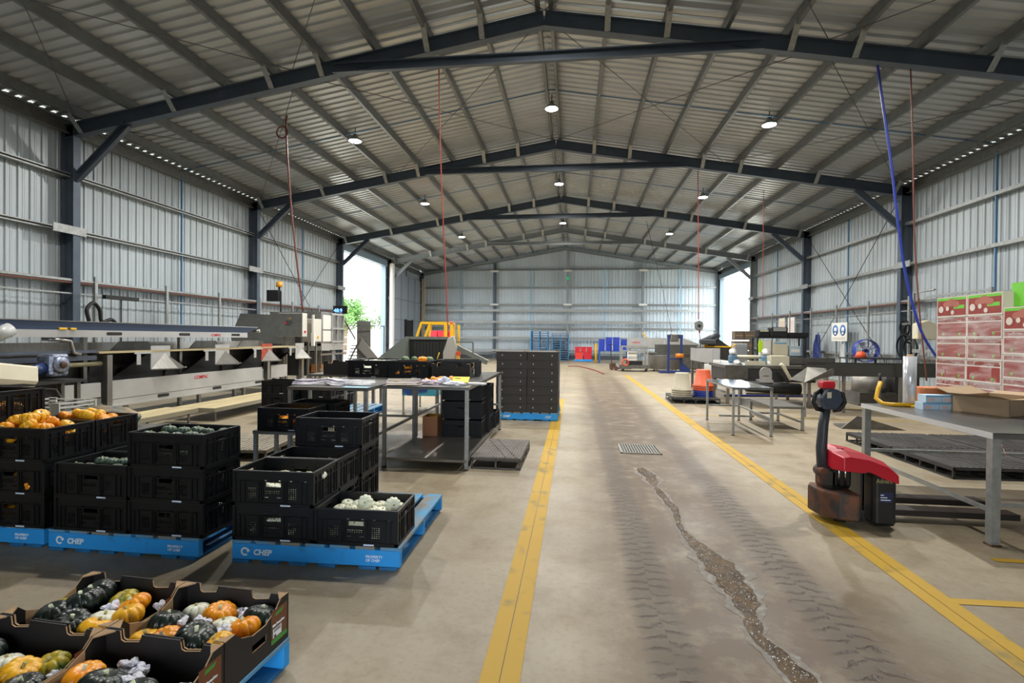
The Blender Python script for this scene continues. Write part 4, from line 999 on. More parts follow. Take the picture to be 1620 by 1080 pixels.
for x, y in ((0, -.5), (.25, -.5), (0, .45), (.25, .45)): leg(e2, x, y, .89, .05, 0, m_inoxd)
b = B(); b.box(-.05, .3, -.55, .5, .86, .9); b.box(-.3, -.05, -1.2, .5, .3, .85); part(b, 'plate', m_char, e2)
# hood, control cabinets, washing tank
e = E('steel_hood', (-8.4, 13.2, 0), label='brushed steel sloping hood left of the control panel', cat='machine')
b = B(); b.prism([(-.95, 1.25), (.55, 1.25), (.55, 2.08), (-.72, 2.12), (-1.0, 1.5)], 'y', -.1, .5); part(b, 'hood', m_inox, e, bevel=.01)
b = B(); b.box(-.9, .6, -.12, .5, 1.05, 1.3); part(b, 'base', m_inoxd, e)
for x in (-.8, .5): leg(e, x, .1, 1.1, .07)
def cabinet(x0, x1, y0, y1, z0, z1, face_m, side_m, label, btn=True, name='control_cabinet'):
    e = E(name, (x0, y0, 0), label=label, cat='cabinet'); w, d = x1-x0, y1-y0
    b = B(); b.box(0, w, .012, d, z0, z1); part(b, 'body', side_m, e, bevel=.006)
    b = B(); b.box(.01, w-.01, 0, .012, z0+.01, z1-.01); dd = part(b, 'door', face_m, e)
    if btn:
        for r_, row in enumerate((5, 6, 4)):
            for k in range(row):
                b = B(); b.tube((w*.32+k*.035, -.008, z1-.22-r_*.05), (w*.32+k*.035, .0, z1-.22-r_*.05), .012, 8); b.obj('button', m_blk, dd)
        b = B(); b.tube((w*.3, -.012, z1-.27), (w*.3, 0, z1-.27), .03, 10); b.obj('stop_button', mat('red_button', '#e22840', .4), dd)
        b = B(); b.tube((w*.48, -.012, z1-.14), (w*.48, 0, z1-.14), .022, 10); b.obj('isolator_knob', m_yellow, dd)
    b = B(); b.tube((w, d*.5, z0+.13), (w+.02, d*.5, z0+.13), .035, 10); part(b, 'main_switch', m_red if btn else m_yellow, e)
    for x in (.06, w-.06): leg(e, x, d*.5, z0, .05, 0)
    return e
cabinet(-7.9, -7.22, 12.95, 13.2, 1.5, 2.13, m_inox, mat('pale_enamel', '#d2d0c6', .4), 'steel control panel with push buttons in the middle of the grading line')
e = cabinet(-7.55, -7.2, 13.55, 13.95, 1.36, 2.0, mat('shade_enamel', '#a8a49a', .4), MATS['pale_enamel'], 'pale enclosure on a post, right of the push-button panel', False)
b = B(); b.bar((-7.1, 13.3, 1.5), (-7.1, 13.3, 2.1), .05, .05); b.bar((-7.1, 13.3, 1.25), (-7.1, 13.3, 1.6), .08, .08); b.obj('sensor_post', m_white, label='white upright sensor post between the two cabinets', cat='post')
e = E('washing_tank', (-7.3, 14.6, 0), label='large stainless washing machine with white doors before the left doorway', cat='machine'); e.scale = (1, .42, 1)
b = B(); b.box(-1.6, 0, -1.1, 2.3, 1.22, 2.22); part(b, 'body', m_inox, e, bevel=.01); b = B(); b.box(-1.6, .01, -1.1, 2.3, 1.1, 1.3); part(b, 'tray', m_alum, e)
for (y0, y1, z0, z1) in ((-.9, .25, 1.72, 2.14), (-.9, .25, 1.36, 1.68)): b = B(); b.box(0, .015, y0, y1, z0, z1); part(b, 'door', m_white, e)
b = B()
for y in (.35, 1.2, 2.2): b.bar((.03, y, 1.3), (.03, y, 2.2), .05, .04)
for z in (1.35, 1.75, 2.18): b.bar((.03, .3, z), (.03, 2.25, z), .04, .05)
part(b, 'frame', m_alum, e)
for y in (-1, .6, 2.2):
    for x in (-.05, -1.5): leg(e, x, y, 1.15, .08)
b = B(); b.box(-1.5, -.4, -.9, 2.1, .35, 1.05); part(b, 'sump', m_char, e)
b = B(); b.bar((.0, -1.3, .98), (.0, 2.4, .98), .06, .05); b.bar((0, -1.3, .55), (0, 1.5, .5), .05, .05); part(b, 'rail', m_inox, e)
b = B(); b.box(-.35, -.05, -.9, .1, .45, .68); part(b, 'orange_bin', mat('orange_dull', '#b06a24', .5), e)
e = E('elevator_hopper', (-7.6, 17.5, 0), label='grey folded-plate elevator and steps beside the left doorway', cat='machine')
b = B(); b.prism([(-.1, .0), (.42, .0), (.41, 2.06), (-.1, 2.07)], 'y', .0, .03); part(b, 'panel', m_galvd, e)
for i in range(9): b = B(); b.box(-.55, -.12, -.1+i*.08, -.02+i*.08, .2+i*.12, .24+i*.12); part(b, 'step', m_inoxd, e)
b = B(); b.bar((-.6, -.2, 0), (-.6, -.2, 2.35), .06, .06); b.bar((-.55, -.2, .1), (.1, -.15, 1.45), .04, .05); b.bar((-.6, -.2, 1.9), (.95, -.1, 1.88), .03, .03); b.bar((.95, -.1, 0), (.95, -.1, 1.9), .03, .03); b.bar((-.6, -.2, 2.3), (-.1, -.1, 1.4), .05, .05); part(b, 'frame', m_inoxd, e)
b = B(); b.prism([(.1, 1.5), (.75, .75), (.8, .3), (.6, .5), (.0, 1.1)], 'y', -.12, -.08); part(b, 'chute', mat('chute_grey', '#8c8a86', .5, .4), e)
e = cabinet(-8.6, -7.9, 25.4, 25.9, .1, 1.2, m_inoxd, m_inoxd, 'grey floor cabinet standing in front of the left doorway', False)
# beacon, clock, exit sign
e = E('beacon_pole', (-9.2, 15.2, 2.6), label='black box with amber beacon on a pole above the steel hood', cat='beacon')
b = B(); b.bar((0, 0, -2.6), (0, 0, .3), .04, .04); part(b, 'pole', m_dark, e); b = B(); b.box(-.42, -.04, -.1, .1, .0, .35); part(b, 'box', m_blk, e)
b = B(); b.lathe([(.09, 0), (.1, .05), (.09, .15), (.0001, .2)], (-.05, 0, .45), 14); part(b, 'beacon', mat('amber', '#c98a1e', .3), e); b = B(); b.tube((-.05, 0, .3), (-.05, 0, .45), .03, 8); part(b, 'stem', m_dark, e)
e = E('clock_display', (-10.6, 22.2, 2.55), label='digital clock with blue figures on the left wall near the doorway', cat='clock'); b = B(); b.box(-.3, .35, 0, .08, -.02, .34); part(b, 'case', m_blk, e); b = B(); b.box(-.75, -.3, .02, .06, .12, .18); part(b, 'bracket', m_galv, e)
text('48:9', .24, mat('blue_led', (.12, .3, 1, 1), .4, emit=3), e, FM((-.27, -.003, .05), (1, 0, 0), (0, 0, 1)))
b = B(); b.box(-.34, .34, -.03, .03, -.11, .11); o = b.obj('exit_sign', mat('exit_green', (.03, .38, .16, 1), .4, emit=.5), label='green EXIT sign beside the left doorway', cat='sign', loc=(-10.98, 23.2, 2.75)); o.scale = (.6, 1, 1.3)
text('EXIT', .17, m_white, o, FM((-.24, -.032, -.06), (1, 0, 0), (0, 0, 1)))
b = B(); b.box(-.1, .1, -.03, .03, -.1, .1); o = b.obj('exit_sign', MATS['exit_green'], label='small green exit sign high on the back wall', cat='sign', loc=(-.5, 36.64, 5.75))
# cable tray and hung bits on the walls
for sd, xw, ya, yb in ((-1, XWL+.28, Y0+1, DL0-.3), (1, XWR-.28, 16, 30)):
    e = E('cable_tray', (xw, 0, 0), label='galvanised cable tray with red conduit along the %s wall' % ('left' if sd < 0 else 'right'), cat='cable tray')
    b = B(); b.bar((0, ya, 2.72), (0, yb, 2.72), .05, .05); b.bar((0, ya, 2.42), (0, yb, 2.42), .03, .03); part(b, 'rails', m_galv, e)
    b = B(); b.tube((0, ya, 2.66), (0, yb, 2.66), .016, 8); part(b, 'red_conduit', mat('red_conduit', '#7d4a40', .5), e)
    y = ya+.4
    while y < yb: b = B(); b.bar((-sd*.03, y, .9), (-sd*.03, y, 2.85), .05, .07); b.obj('upright', m_galv, e); y += 2.1
def hose(pts, r, m, label, name='hanging_hose', cat='hose'):
    b = B(); P = [Vector(p) for p in pts]; out = []
    for i in range(len(P)-1):
        p0, p1, p2, p3 = P[max(i-1, 0)], P[i], P[i+1], P[min(i+2, len(P)-1)]
        for k in range(6):
            t = k/6; out.append(.5*((2*p1)+(-p0+p2)*t+(2*p0-5*p1+4*p2-p3)*t*t+(-p0+3*p1-3*p2+p3)*t*t*t))
    out.append(P[-1]); b.path(out, r, 6); return b.obj(name, m, label=label, cat=cat)
m_rh = mat('red_brown_hose', '#70392c', .5)
hose([(-6.83, 11.5, 6.75), (-6.85, 11.5, 6.4), (-6.75, 11.5, 5.0), (-6.6, 11.5, 3.6), (-6.4, 11.5, 2.1)], .02, m_rh, 'thick red-brown hose hanging from the roof at the left')
b = B(); b.lathe([(.13, -.012), (.155, 0), (.13, .012), (.115, 0), (.13, -.012)], (0, 0, 0), 24, 'y'); b.obj('hose_coil', m_rh, label='coiled loop of red hose under the roof at the left', cat='hose', loc=(-6.95, 11.5, 6.36))
hose([(-2.81, 10.3, 7.1), (-2.78, 10.3, 5.8), (-2.7, 10.3, 4), (-2.62, 10.3, 2.6), (-2.57, 10.3, 1.55)], .012, mat('red_line', '#a83a2a', .5), 'thin red air line hanging above the benches')
m_bh = mat('blue_hose', '#22389c', .45)
hose([(5.5, 10.3, 6.85), (5.62, 10.3, 6.0), (5.78, 10.3, 4.9), (5.95, 10.3, 3.5), (6.1, 10.3, 2.6), (6.35, 10.3, 1.7), (6.8, 10.4, 1.05)], .022, m_bh, 'blue air hose hanging from the roof at the right')
hose([(6.09, 10.3, 6.7), (6.16, 10.3, 5), (6.2, 10.3, 3.6), (6.3, 10.3, 2.2), (6.45, 10.3, .8)], .012, m_rh, 'thin red line hanging beside the blue hose')
hose([(3.86, 17, 6.9), (3.9, 17, 4.5), (3.93, 17, 2.15)], .014, MATS['red_line'], 'red line carrying the pendant hoist')
hose([(6.55, 19, 6.8), (6.57, 19, 4), (6.58, 19, 2.3)], .01, MATS['red_line'], 'thin red line above the workshop shelf')
hose([(3.2, 24, 6.9), (3.9, 24, 4), (4.4, 24, 1.8)], .01, m_dark, 'thin dark cable above the blue frame stand')
e = E('pendant_hoist', (3.94, 17, 1.95), label='grey pendant hoist hanging on a red line at the right', cat='hoist')
b = B(); b.prism([(-.11, -.06), (-.05, -.14), (.08, -.14), (.13, -.02), (.11, .12), (0, .17), (-.11, .12)], 'y', -.09, .09); part(b, 'casing', mat('grey_casing', '#6c6d6a', .5), e, bevel=.01)
b = B(); b.tube((0, -.1, 0), (0, -.088, 0), .05, 12); part(b, 'hub', m_blk, e); b = B(); b.lathe([(.03, -.14), (.02, -.22), (.0001, -.24)], (.03, 0, 0), 8); part(b, 'hook', m_red, e)
b = B(); b.path([(.03, 0, -.22), (.06, 0, -.6), (.1, 0, -1.0)], .01, 6); part(b, 'chain', m_dark, e)
# broom and hose hooks near left wall
e = E('push_broom', (-10.7, 11.0, 0), label='push broom leaning head-up against the left wall', cat='broom'); b = B(); b.tube((0, 0, .9), (0, 0, 2.35), .015, 8); part(b, 'handle', m_dark, e); b = B(); b.box(-.05, .05, -.45, .45, 2.33, 2.42); part(b, 'head', m_blk, e)
hose([(-10.4, 9.9, 1.8), (-10.4, 9.85, 2.05), (-10.4, 10.0, 2.2), (-10.4, 10.15, 2.05), (-10.4, 10.2, 1.8), (-10.4, 10.45, 1.85), (-10.4, 10.6, 1.7)], .04, m_blk, 'looped black hose behind the belt conveyor', 'black_hose')

# ================================================================== MIDDLE DISTANCE
# tipping hopper
e = E('tipping_hopper', (-3.1, 10.5, 0), label='inclined hopper with dark slatted back behind the bench row', cat='machine')
b = B(); b.box(-.46, .42, .3, .34, .95, 1.48); 
for i in range(12): b.box(-.44+i*.072, -.435+i*.072, .29, .3, .97, 1.42)
part(b, 'slatted_belt', mat('dark_belt', '#22231f', .6), e); b = B(); b.box(-.48, .44, .27, .36, 1.47, 1.53); b.box(-.5, -.45, .2, .36, .6, 1.53); part(b, 'top_edge', mat('olive_grey_steel', '#7b8078', .5, .3), e)
b = B(); b.prism([(-1.35, .86), (-.47, 1.53), (-.47, .86)], 'y', .1, .13); b.prism([(-1.35, .7), (.5, .7), (.5, .9), (-1.35, .9)], 'y', .1, .14); part(b, 'side_plate', MATS['olive_grey_steel'], e)
b = B(); b.bar((.5, .1, 1.38), (1.3, .1, 1.0), .12, .1); b.bar((.55, .05, 1.42), (1.0, .05, 1.42), .03, .03); b.bar((1.0, .05, 1.42), (1.0, .05, 1.0), .03, .03); part(b, 'discharge_arm', MATS['olive_grey_steel'], e)
b = B(); b.prism([(.38, .95), (.62, .95), (.68, 1.3), (.6, 1.55), (.48, 1.5), (.38, 1.2)], 'y', -.05, .08); part(b, 'motor_cover', mat('putty_grey', '#b2ada2', .5), e, bevel=.02)
b = B(); b.tube((.52, -.1, 1.0), (.52, -.05, 1.0), .07, 14); part(b, 'salmon_knob', mat('salmon', '#c8654e', .5), e); b = B(); b.tube((.72, -.1, 1.18), (.72, -.05, 1.18), .05, 14); part(b, 'orange_knob', mat('orange_plastic', '#d8552c', .42), e)
for x in (-1.2, .45):
    for y in (.15, .6): leg(e, x, y, .9, .06)
b = B(); b.path([(.1, -.02, .95), (.25, -.02, 1.05), (.3, -.02, 1.2)], .012, 6); part(b, 'lever', m_yellow, e)
# forklift behind
e = E('forklift', (-4.75, 17, 0), label='yellow overhead guard of a forklift behind the hopper', cat='forklift')
b = B(); b.bar((-.6, 0, 1.5), (-.42, 0, 2.02), .06, .07); b.bar((-.3, .0, 1.5), (-.12, 0, 2.0), .06, .07); b.bar((-.45, 0, 2.0), (.42, 0, 2.0), .07, .07); b.bar((.42, 0, .9), (.42, 0, 2.03), .1, .08); b.bar((-.45, 1.2, 2.0), (.42, 1.2, 2.0), .07, .07); b.bar((.42, 1.2, .9), (.42, 1.2, 2.03), .08, .08); b.bar((-.6, 1.2, .9), (-.42, 1.2, 2.02), .06, .07); b.bar((-.44, 0, 2.0), (-.44, 1.2, 2.0), .06, .06); b.bar((.42, 0, 2.0), (.42, 1.2, 2.0), .06, .06); part(b, 'overhead_guard', m_yellow, e)
b = B(); b.cbox((.0, .6, .25), 1.1, 1.3, .7, .08); part(b, 'body', m_yellow, e); b = B(); b.cbox((.2, .6, .95), .5, .5, .12, .04); b.box(.4, .5, .4, .85, 1.0, 1.4); part(b, 'seat', m_blk, e)
b = B(); b.bar((.62, .0, .3), (.62, 0, 1.96), .07, .1); b.bar((.62, 1.1, .3), (.62, 1.1, 1.96), .07, .1); part(b, 'mast', m_yellow, e)
b = B(); b.lathe([(.05, 0), (.05, .08), (.0001, .1)], (.62, 0, 1.96), 10); part(b, 'lamp', m_orange, e)
for x in (-.45, .45):
    for y in (0, 1.2): b = B(); b.tube((x-.0, y-.1, .25), (x, y+.1, .25), .25, 18); part(b, 'wheel', m_blk, e)
def bins(x, y, z, m, w=.55, h=.38, d=.45, nm='plastic_bin'):
    e = E(nm, (x, y, z), cat='plastic bin'); b = B(); b.prism([(-w/2+.03, 0), (w/2-.03, 0), (w/2, h), (-w/2, h)], 'y', -d/2, d/2); part(b, 'body', m, e)
    b = B(); b.box(-w/2-.015, w/2+.015, -d/2-.015, d/2+.015, h-.04, h-.01); part(b, 'rim', m, e); return e
for i, x in enumerate((-8.6, -8.1, -7.6)): tag(bins(x+.1, 30.6, 1.5, m_red, .48, .4), ('left', 'middle', 'right')[i]+' red bin seen through the yellow forklift guard', 'plastic bin', 'red bins behind the forklift')
bench('steel_table', -9.0, -7.1, 30.2, 31, 1.5, 'steel shelf under the red bins behind the forklift', None, cat='table')
b = B(); b.box(0, .12, 0, 1.3, .5, 2.6); b.box(.0, .14, -.05, 0, .4, 2.65); b.box(0, .14, 1.3, 1.35, .4, 2.65); b.obj('dark_machine', m_blk, label='black glazed opening in the parked panel door', cat='window', loc=(XL, 32.6, 0))
# back wall goods
LOWP = Proto(lambda: pallet(False))
for s, (x, n) in enumerate(((-2.35, 13), (-.95, 12))):
    for i in range(n): LOWP((x, 35.3+.2*s, i*.152), pi/2 if s == 0 else pi/2+.03, '%s blue pallet counted up in the %s stack by the back wall' % (['lowest', 'second', 'third', 'fourth', 'fifth', 'sixth', 'seventh', 'eighth', 'ninth', 'tenth', 'eleventh', 'twelfth', 'thirteenth'][i], ('left', 'right')[s]), 'stacked blue pallets by the back wall')
LOWP((.6, 34.2, 0), 0, 'blue pallet under the red bins by the back wall')
for i, (x, z, w) in enumerate(((.32, .15, .52), (.88, .15, .52), (.22, .61, .36), (.6, .61, .36), (.98, .61, .36))):
    m = m_red if i != 0 else mat('red_orange_plastic', '#d6352c', .4); tag(bins(x, 34.0, z, m, w, .45 if i < 2 else .34), ['lower left orange-red', 'lower right red', 'upper left red', 'upper middle red', 'upper right red'][i]+' bin on the pallet by the back wall', 'plastic bin', 'red bins by the back wall')
b = B(); b.tube((0, 0, 0), (0, 0, 1.15), .07, 14); b.lathe([(.07, 1.15), (.05, 1.19), (.0001, 1.2)], n=14); b.obj('bollard', m_yellow, label='yellow bollard beside the blue crates', cat='bollard', loc=(1.35, 32.4, 0))
m_bt = mat('blue_steel', '#1f4f96', .5); bench('blue_table', 1.5, 3.3, 31.7, 32.7, .76, 'blue steel table carrying the stacked blue crates', None, cat='table', m=m_bt, top_m=m_bt, leg=.07)
def bcr():
    e = E('blue_crate', cat='crate'); b = B(); w, d, h = .36, .5, .115; b.prism([(-w/2+.01, 0), (w/2-.01, 0), (w/2, h), (-w/2, h)], 'y', -d/2, d/2); part(b, 'body', m_blue, e)
    b = B(); b.box(-w/2-.006, w/2+.006, -d/2-.006, d/2+.006, h-.02, h-.004); part(b, 'rim', m_blue, e); b = B(); b.box(-.14, -.02, -d/2-.004, -d/2, .03, .07); b.box(.02, .14, -d/2-.004, -d/2, .03, .07); part(b, 'slots', mat('crate_slot', '#0f2066', .6), e); return e
BC = Proto(bcr)
for s, (x, n) in enumerate(((1.68, 6), (2.12, 7), (2.56, 7), (3.02, 6))):
    for i in range(n): BC((x, 32.1, .76+i*.12), 0, '%s blue crate in the %s stack on the blue table' % (['lowest', 'second', 'third', 'fourth', 'fifth', 'sixth', 'seventh'][i], ['leftmost', 'second', 'third', 'rightmost'][s]), 'blue crates on the blue table')
hose([(-.3, 27.5, .02), (.2, 27.6, .02), (.6, 26.2, .02), (1.0, 24.2, .02), (1.25, 22.0, .02)], .03, mat('dark_red_hose', '#7a3434', .5), 'dark red hose lying across the lane in the distance', 'floor_hose')
# cart with hand pallet jack
e = E('steel_trolley', (2.15, 24.2, 0), label='grey steel trolley frame at the end of the right yellow line', cat='trolley')
for x in (0.05, 1.2):
    for y in (0, .8): leg(e, x, y, 1.18, .06, .1, m_galv)
b = B()
for z in (1.16, .95): b.bar((.05, 0, z), (1.2, 0, z), .05, .05); b.bar((.05, .8, z), (1.2, .8, z), .05, .05)
b.bar((.05, 0, 1.16), (.05, .8, 1.16), .05, .05); b.bar((1.2, 0, 1.16), (1.2, .8, 1.16), .05, .05); part(b, 'rails', m_galv, e)
b = B(); b.box(0, 1.25, -.05, .85, .14, .3); part(b, 'base', m_inoxd, e); b = B(); b.box(.35, .75, .2, .6, .5, .9); part(b, 'white_box', m_white, e); b = B(); b.box(.3, 1.0, .15, .6, .31, .48); part(b, 'black_tray', m_blk, e)
b = B(); b.lathe([(.14, -.04), (.18, 0), (.14, .04), (.11, 0), (.14, -.04)], (.2, -.03, .42), 18, 'y'); part(b, 'orange_reel', m_orange, e)
for x in (.1, 1.15): b = B(); b.tube((x, -.03, .07), (x, .03, .07), .07, 12); part(b, 'castor', m_dark, e)
e = E('hand_pallet_jack', (1.85, 25.2, 0), label='small hand pallet jack standing left of the grey trolley', cat='pallet jack'); b = B(); b.bar((-.05, 0, .3), (-.1, 0, 1.2), .04, .04); b.bar((-.2, 0, 1.22), (.0, 0, 1.22), .03, .03); part(b, 'handle', m_dark, e)
b = B(); b.cbox((0, 0, .1), .3, .25, .25, .04); b.box(.1, .9, -.05, .15, .06, .12); part(b, 'body', m_rust, e); b = B(); b.tube((-.05, -.16, .1), (-.05, -.08, .1), .1, 14); b.tube((.15, -.2, .1), (.15, -.1, .1), .1, 14); part(b, 'wheels', mat('wheel_brown', '#5a3d34', .5), e)
# octagonal tank with hood, conveyor wall behind, blue frame
e = E('round_tank', (4.3, 25.2, 0), label='eight-sided steel tank under a dark hood beyond the blue frame', cat='tank')
b = B(); b.lathe([(.78, .1), (.8, .75), (.84, .78)], n=8); part(b, 'shell', m_alum, e); b = B(); b.box(-.85, 1.5, -.6, .6, .8, .88); b.box(-.4, 1.4, -.55, .5, .88, 1.26); part(b, 'hood', mat('hood_dark', '#55564f', .5, .3), e)
for a_ in range(4): leg(e, .6*cos(a_*pi/2+.78), .6*sin(a_*pi/2+.78), .15, .07)
b = B(); b.box(.7, 1.6, -.5, .5, .1, .8); part(b, 'side_box', m_inoxd, e)
e = E('blue_lift_frame', (4.5, 23.8, 0), label='dark blue lifting frame with orange motor in front of the round tank', cat='frame'); m_db = mat('dark_blue_paint', '#1d2f66', .5)
for x in (-.28, .28): b = B(); b.bar((x, 0, 0), (x, 0, 1.72), .09, .12, (0, 1, 0)); part(b, 'upright', m_db, e)
b = B(); b.box(-.34, .34, -.05, .05, 1.55, 1.72); b.box(-.3, .3, -.05, .05, .6, .66); part(b, 'crossbar', m_db, e); b = B(); b.bar((-.7, -.1, .05), (.4, -.1, .05), .5, .08); b.prism([(.2, .05), (.75, .05), (.3, .5)], 'y', -.05, .05); part(b, 'base', m_db, e)
b = B(); b.tube((.0, -.15, .78), (.34, -.15, .78), .1, 14); part(b, 'motor', mat('orange_motor', '#c9761e', .4), e); b = B(); b.cbox((-.05, -.08, 1.4), .34, .2, .36, .04); part(b, 'gearbox', m_inoxd, e)
e = E('wall_conveyor', (4.6, 29, 0), label='pale high-sided conveyor across the back right, before the rails', cat='conveyor')
for i, (x0, x1) in enumerate(((-1.7, -.75), (-.72, .3), (.33, 1.3))): b = B(); b.box(x0, x1, -.02, .02, 1.02, 1.55); part(b, 'side_panel', m_alum, e)
b = B(); b.prism([(1.32, 1.02), (1.32, 1.55), (2.9, 1.0), (2.8, .9)], 'y', -.02, .02); b.box(-1.7, 2.6, .02, .6, .95, 1.02); part(b, 'deck', m_alum, e)
for x in (-1.5, .3, 2.2): leg(e, x, .3, 1.0, .08)
text('LORENZ', .12, m_red, e, FM((-1.45, -.022, 1.27), (1, 0, 0), (0, 0, 1)))
b = B(); b.bar((0, 0, 0), (.5, 0, -.5), .05, .06); b.obj('yellow_prop', m_yellow, label='yellow diagonal prop above the pale conveyor', cat='prop', loc=(3.75, 29.3, 1.85)); 

# ================================================================== RIGHT: grader line
e = E('brush_grader', (4.8, 18, 0), label='dark brush machine with black motor and yellow hoops, far right', cat='machine')
b = B(); b.prism([(-.5, 1.25), (.0, 1.55), (.55, 1.2), (.55, .7), (-.5, .7)], 'y', 0, .9); part(b, 'housing', m_char, e); b = B(); b.tube((-.5, -.1, 1.45), (.0, -.1, 1.7), .1, 12); b.cbox((-.35, -.1, 1.35), .5, .3, .18, .04); part(b, 'motor', mat('motor_dark_grey', '#3a3d42', .5), e)
b = B()
for x in (-.42, .5): b.path([(x, 0, .85), (x-.05, 0, 1.15), (x+.0, 0, 1.32), (x+.1, 0, 1.36)], .025, 6)
b.bar((-.4, 0, 1.28), (.5, 0, 1.28), .04, .04); part(b, 'hoop', m_yellow, e)
for x in (-.45, .5):
    for y in (.1, .8): leg(e, x, y, .75, .06)
e = E('infeed_table', (3.8, 15.6, 0), label='pale steel infeed table with tall side plates beyond the orange tubs', cat='machine')
b = B(); b.box(-.1, -.08, -1.2, 1.4, .9, 1.25); b.box(.0, .7, 1.0, 1.02, .9, 1.25); b.box(-.1, .7, -1.2, 1.4, .86, .9); part(b, 'side_plate', m_alum, e)
b = B(); b.prism([(-1.2, .95), (-1.2, .5), (-1.7, .3), (-1.7, .85)], 'x', .1, .5); part(b, 'chute', m_alum, e)
for x in (-.06, .66):
    for y in (-1.15, 1.3): leg(e, x, y, .88, .07)
e = E('roller_grader', (4.3, 12.6, 0), label='dark roller grading machine with blue gearmotors and a white disc guard', cat='machine')
b = B(); b.box(-.75, 1.2, -.1, 1.3, .55, .88); part(b, 'body', m_char, e, bevel=.01); b = B(); b.box(-.8, 1.3, -.12, 1.35, .86, .93); b.box(-.8, -.3, -.14, -.1, .6, .9); part(b, 'deck', m_inoxd, e)
b = B(); b.tube((-.4, -.35, .47), (.75, -.35, .42), .13, 16); part(b, 'roller', m_blk, e)
b = B(); 
pts = [(-.12, .62)]+[(0+.13*cos(t), .78+.13*sin(t)) for t in [pi-pi*k/10 for k in range(11)]]+[(.13, .62)]
b.prism(pts, 'y', -.42, -.38); dg = part(b, 'disc_guard', m_alum, e); text('LORENZ', .035, m_blk, dg, FM((-.07, -.422, .7), (1, 0, 0), (0, 0, 1)))
b = B(); b.box(-.14, .16, -.42, -.2, .56, .62); part(b, 'guard_foot', m_alum, e)
for i, x in enumerate((-.45, .32)):
    b = B(); b.cbox((x, .5, .95), .18, .22, .2, .04); part(b, 'gearbox', mat('blue_gearbox', '#35688c', .45, c2='#6f8fa2', scale=20), e); b = B(); b.tube((x, .45, 1.12), (x+.02, .6, 1.25), .085, 14); b.tube((x+.02, .3, .98), (x+.05, .15, .9), .08, 14); part(b, 'motor', m_alum, e)
b = B(); b.tube((-.4, .7, 1.1), (.3, .7, 1.1), .045, 10); b.box(-.25, .2, .2, .24, .92, 1.02); b.box(.3, .7, .1, .5, .9, 1.15); part(b, 'pipework', m_cream, e)
b = B(); b.bar((.4, -.3, .95), (.58, -.3, .62), .06, .06); b.path([(.35, -.3, .98), (.42, -.3, .94), (.57, -.3, .62)], .035, 8); part(b, 'white_pipe', m_cream, e)
for x in (-.7, 1.1):
    for y in (-.0, 1.2): leg(e, x, y, .56, .06)
for x in (.25, .95): leg(e, x, -.35, .4, .05)
b = B(); b.bar((-.4, -.35, .3), (1.0, -.35, .3), .04, .04); part(b, 'foot_rail', m_inoxd, e)
e = E('outfeed_tray', (4.3, 10.9, 0), label='angled steel outfeed tray on thin legs behind the pallet jack handle', cat='tray')
b = B(); b.poly([(0, 0, .74), (.24, -.1, .69), (.78, 0, .83), (.78, .3, .96), (.5, .4, .97)]); b.prism([(.24, .69), (.78, .83), (.78, .97), (.74, .97)], 'y', -.11, -.1); part(b, 'tray', m_inoxd, e)
leg(e, .27, -.05, .7, .045, 0, m_galv); leg(e, .8, .3, .95, .045, 0, m_galv)
e = E('long_trough', (4.75, 11.5, 0), label='long dark grey trough table running right behind the pallet jack', cat='machine')
b = B(); b.box(.5, 3.6, -.02, .0, .79, 1.03); b.box(.5, 3.6, .9, .92, .79, 1.03); b.box(.5, 3.6, 0, .9, .78, .8); b.box(3.6, 3.62, 0, .9, .79, 1.03); b.prism([(0, 1.0), (.5, 1.0), (.5, .8), (.25, .84)], 'y', -.02, .0); part(b, 'trough', mat('dull_trough', '#494a46', .5, .4, var=.2, scale=2), e)
b = B(); b.box(.25, 1.35, 1.4, 1.42, .96, 1.11); b.box(.25, 1.35, 1.42, 2.1, .94, .96); part(b, 'rear_tray', m_inoxd, e)
for x in (.9, 2.0, 3.4):
    for y in (.08, .82): leg(e, x, y, .8, .05)
e = E('drum_unit', (7.1, 13.4, 0), label='round stainless drum on a square base under the long trough', cat='drum')
b = B(); b.lathe([(.36, .3), (.36, .66), (.3, .68)], (0, 0, 0), 28); part(b, 'drum', mat('drum_steel', '#8d8a84', .45, .6, var=.2, scale=5), e); b = B(); b.box(-.4, .42, -.4, .4, .04, .3); b.box(-.46, .5, -.45, .45, 0.0, .04); part(b, 'base', m_inoxd, e)
b = B(); b.box(.42, .95, -.3, .4, .08, .7); part(b, 'dark_side', m_char, e)
hose([(4.0, 14.3, .03), (5.5, 14.5, .03), (7.0, 14.6, .03), (8.4, 14.2, .03)], .035, mat('navy_hose', '#1c2a78', .5), 'navy blue hose lying on the floor under the machines', 'floor_hose')
e = E('folded_sheet', (4.9, 9.5, 0), label='dark folded plate lying on the floor behind the pallet jack', cat='plate'); b = B(); b.prism([(-.3, 0), (-.05, .22), (.0, .22), (.75, 0)], 'y', 0, .02); b.quad((-.3, 0, .0), (.75, 0, .0), (.7, .5, .02), (-.2, .5, .02)); part(b, 'plate', m_inoxd, e)
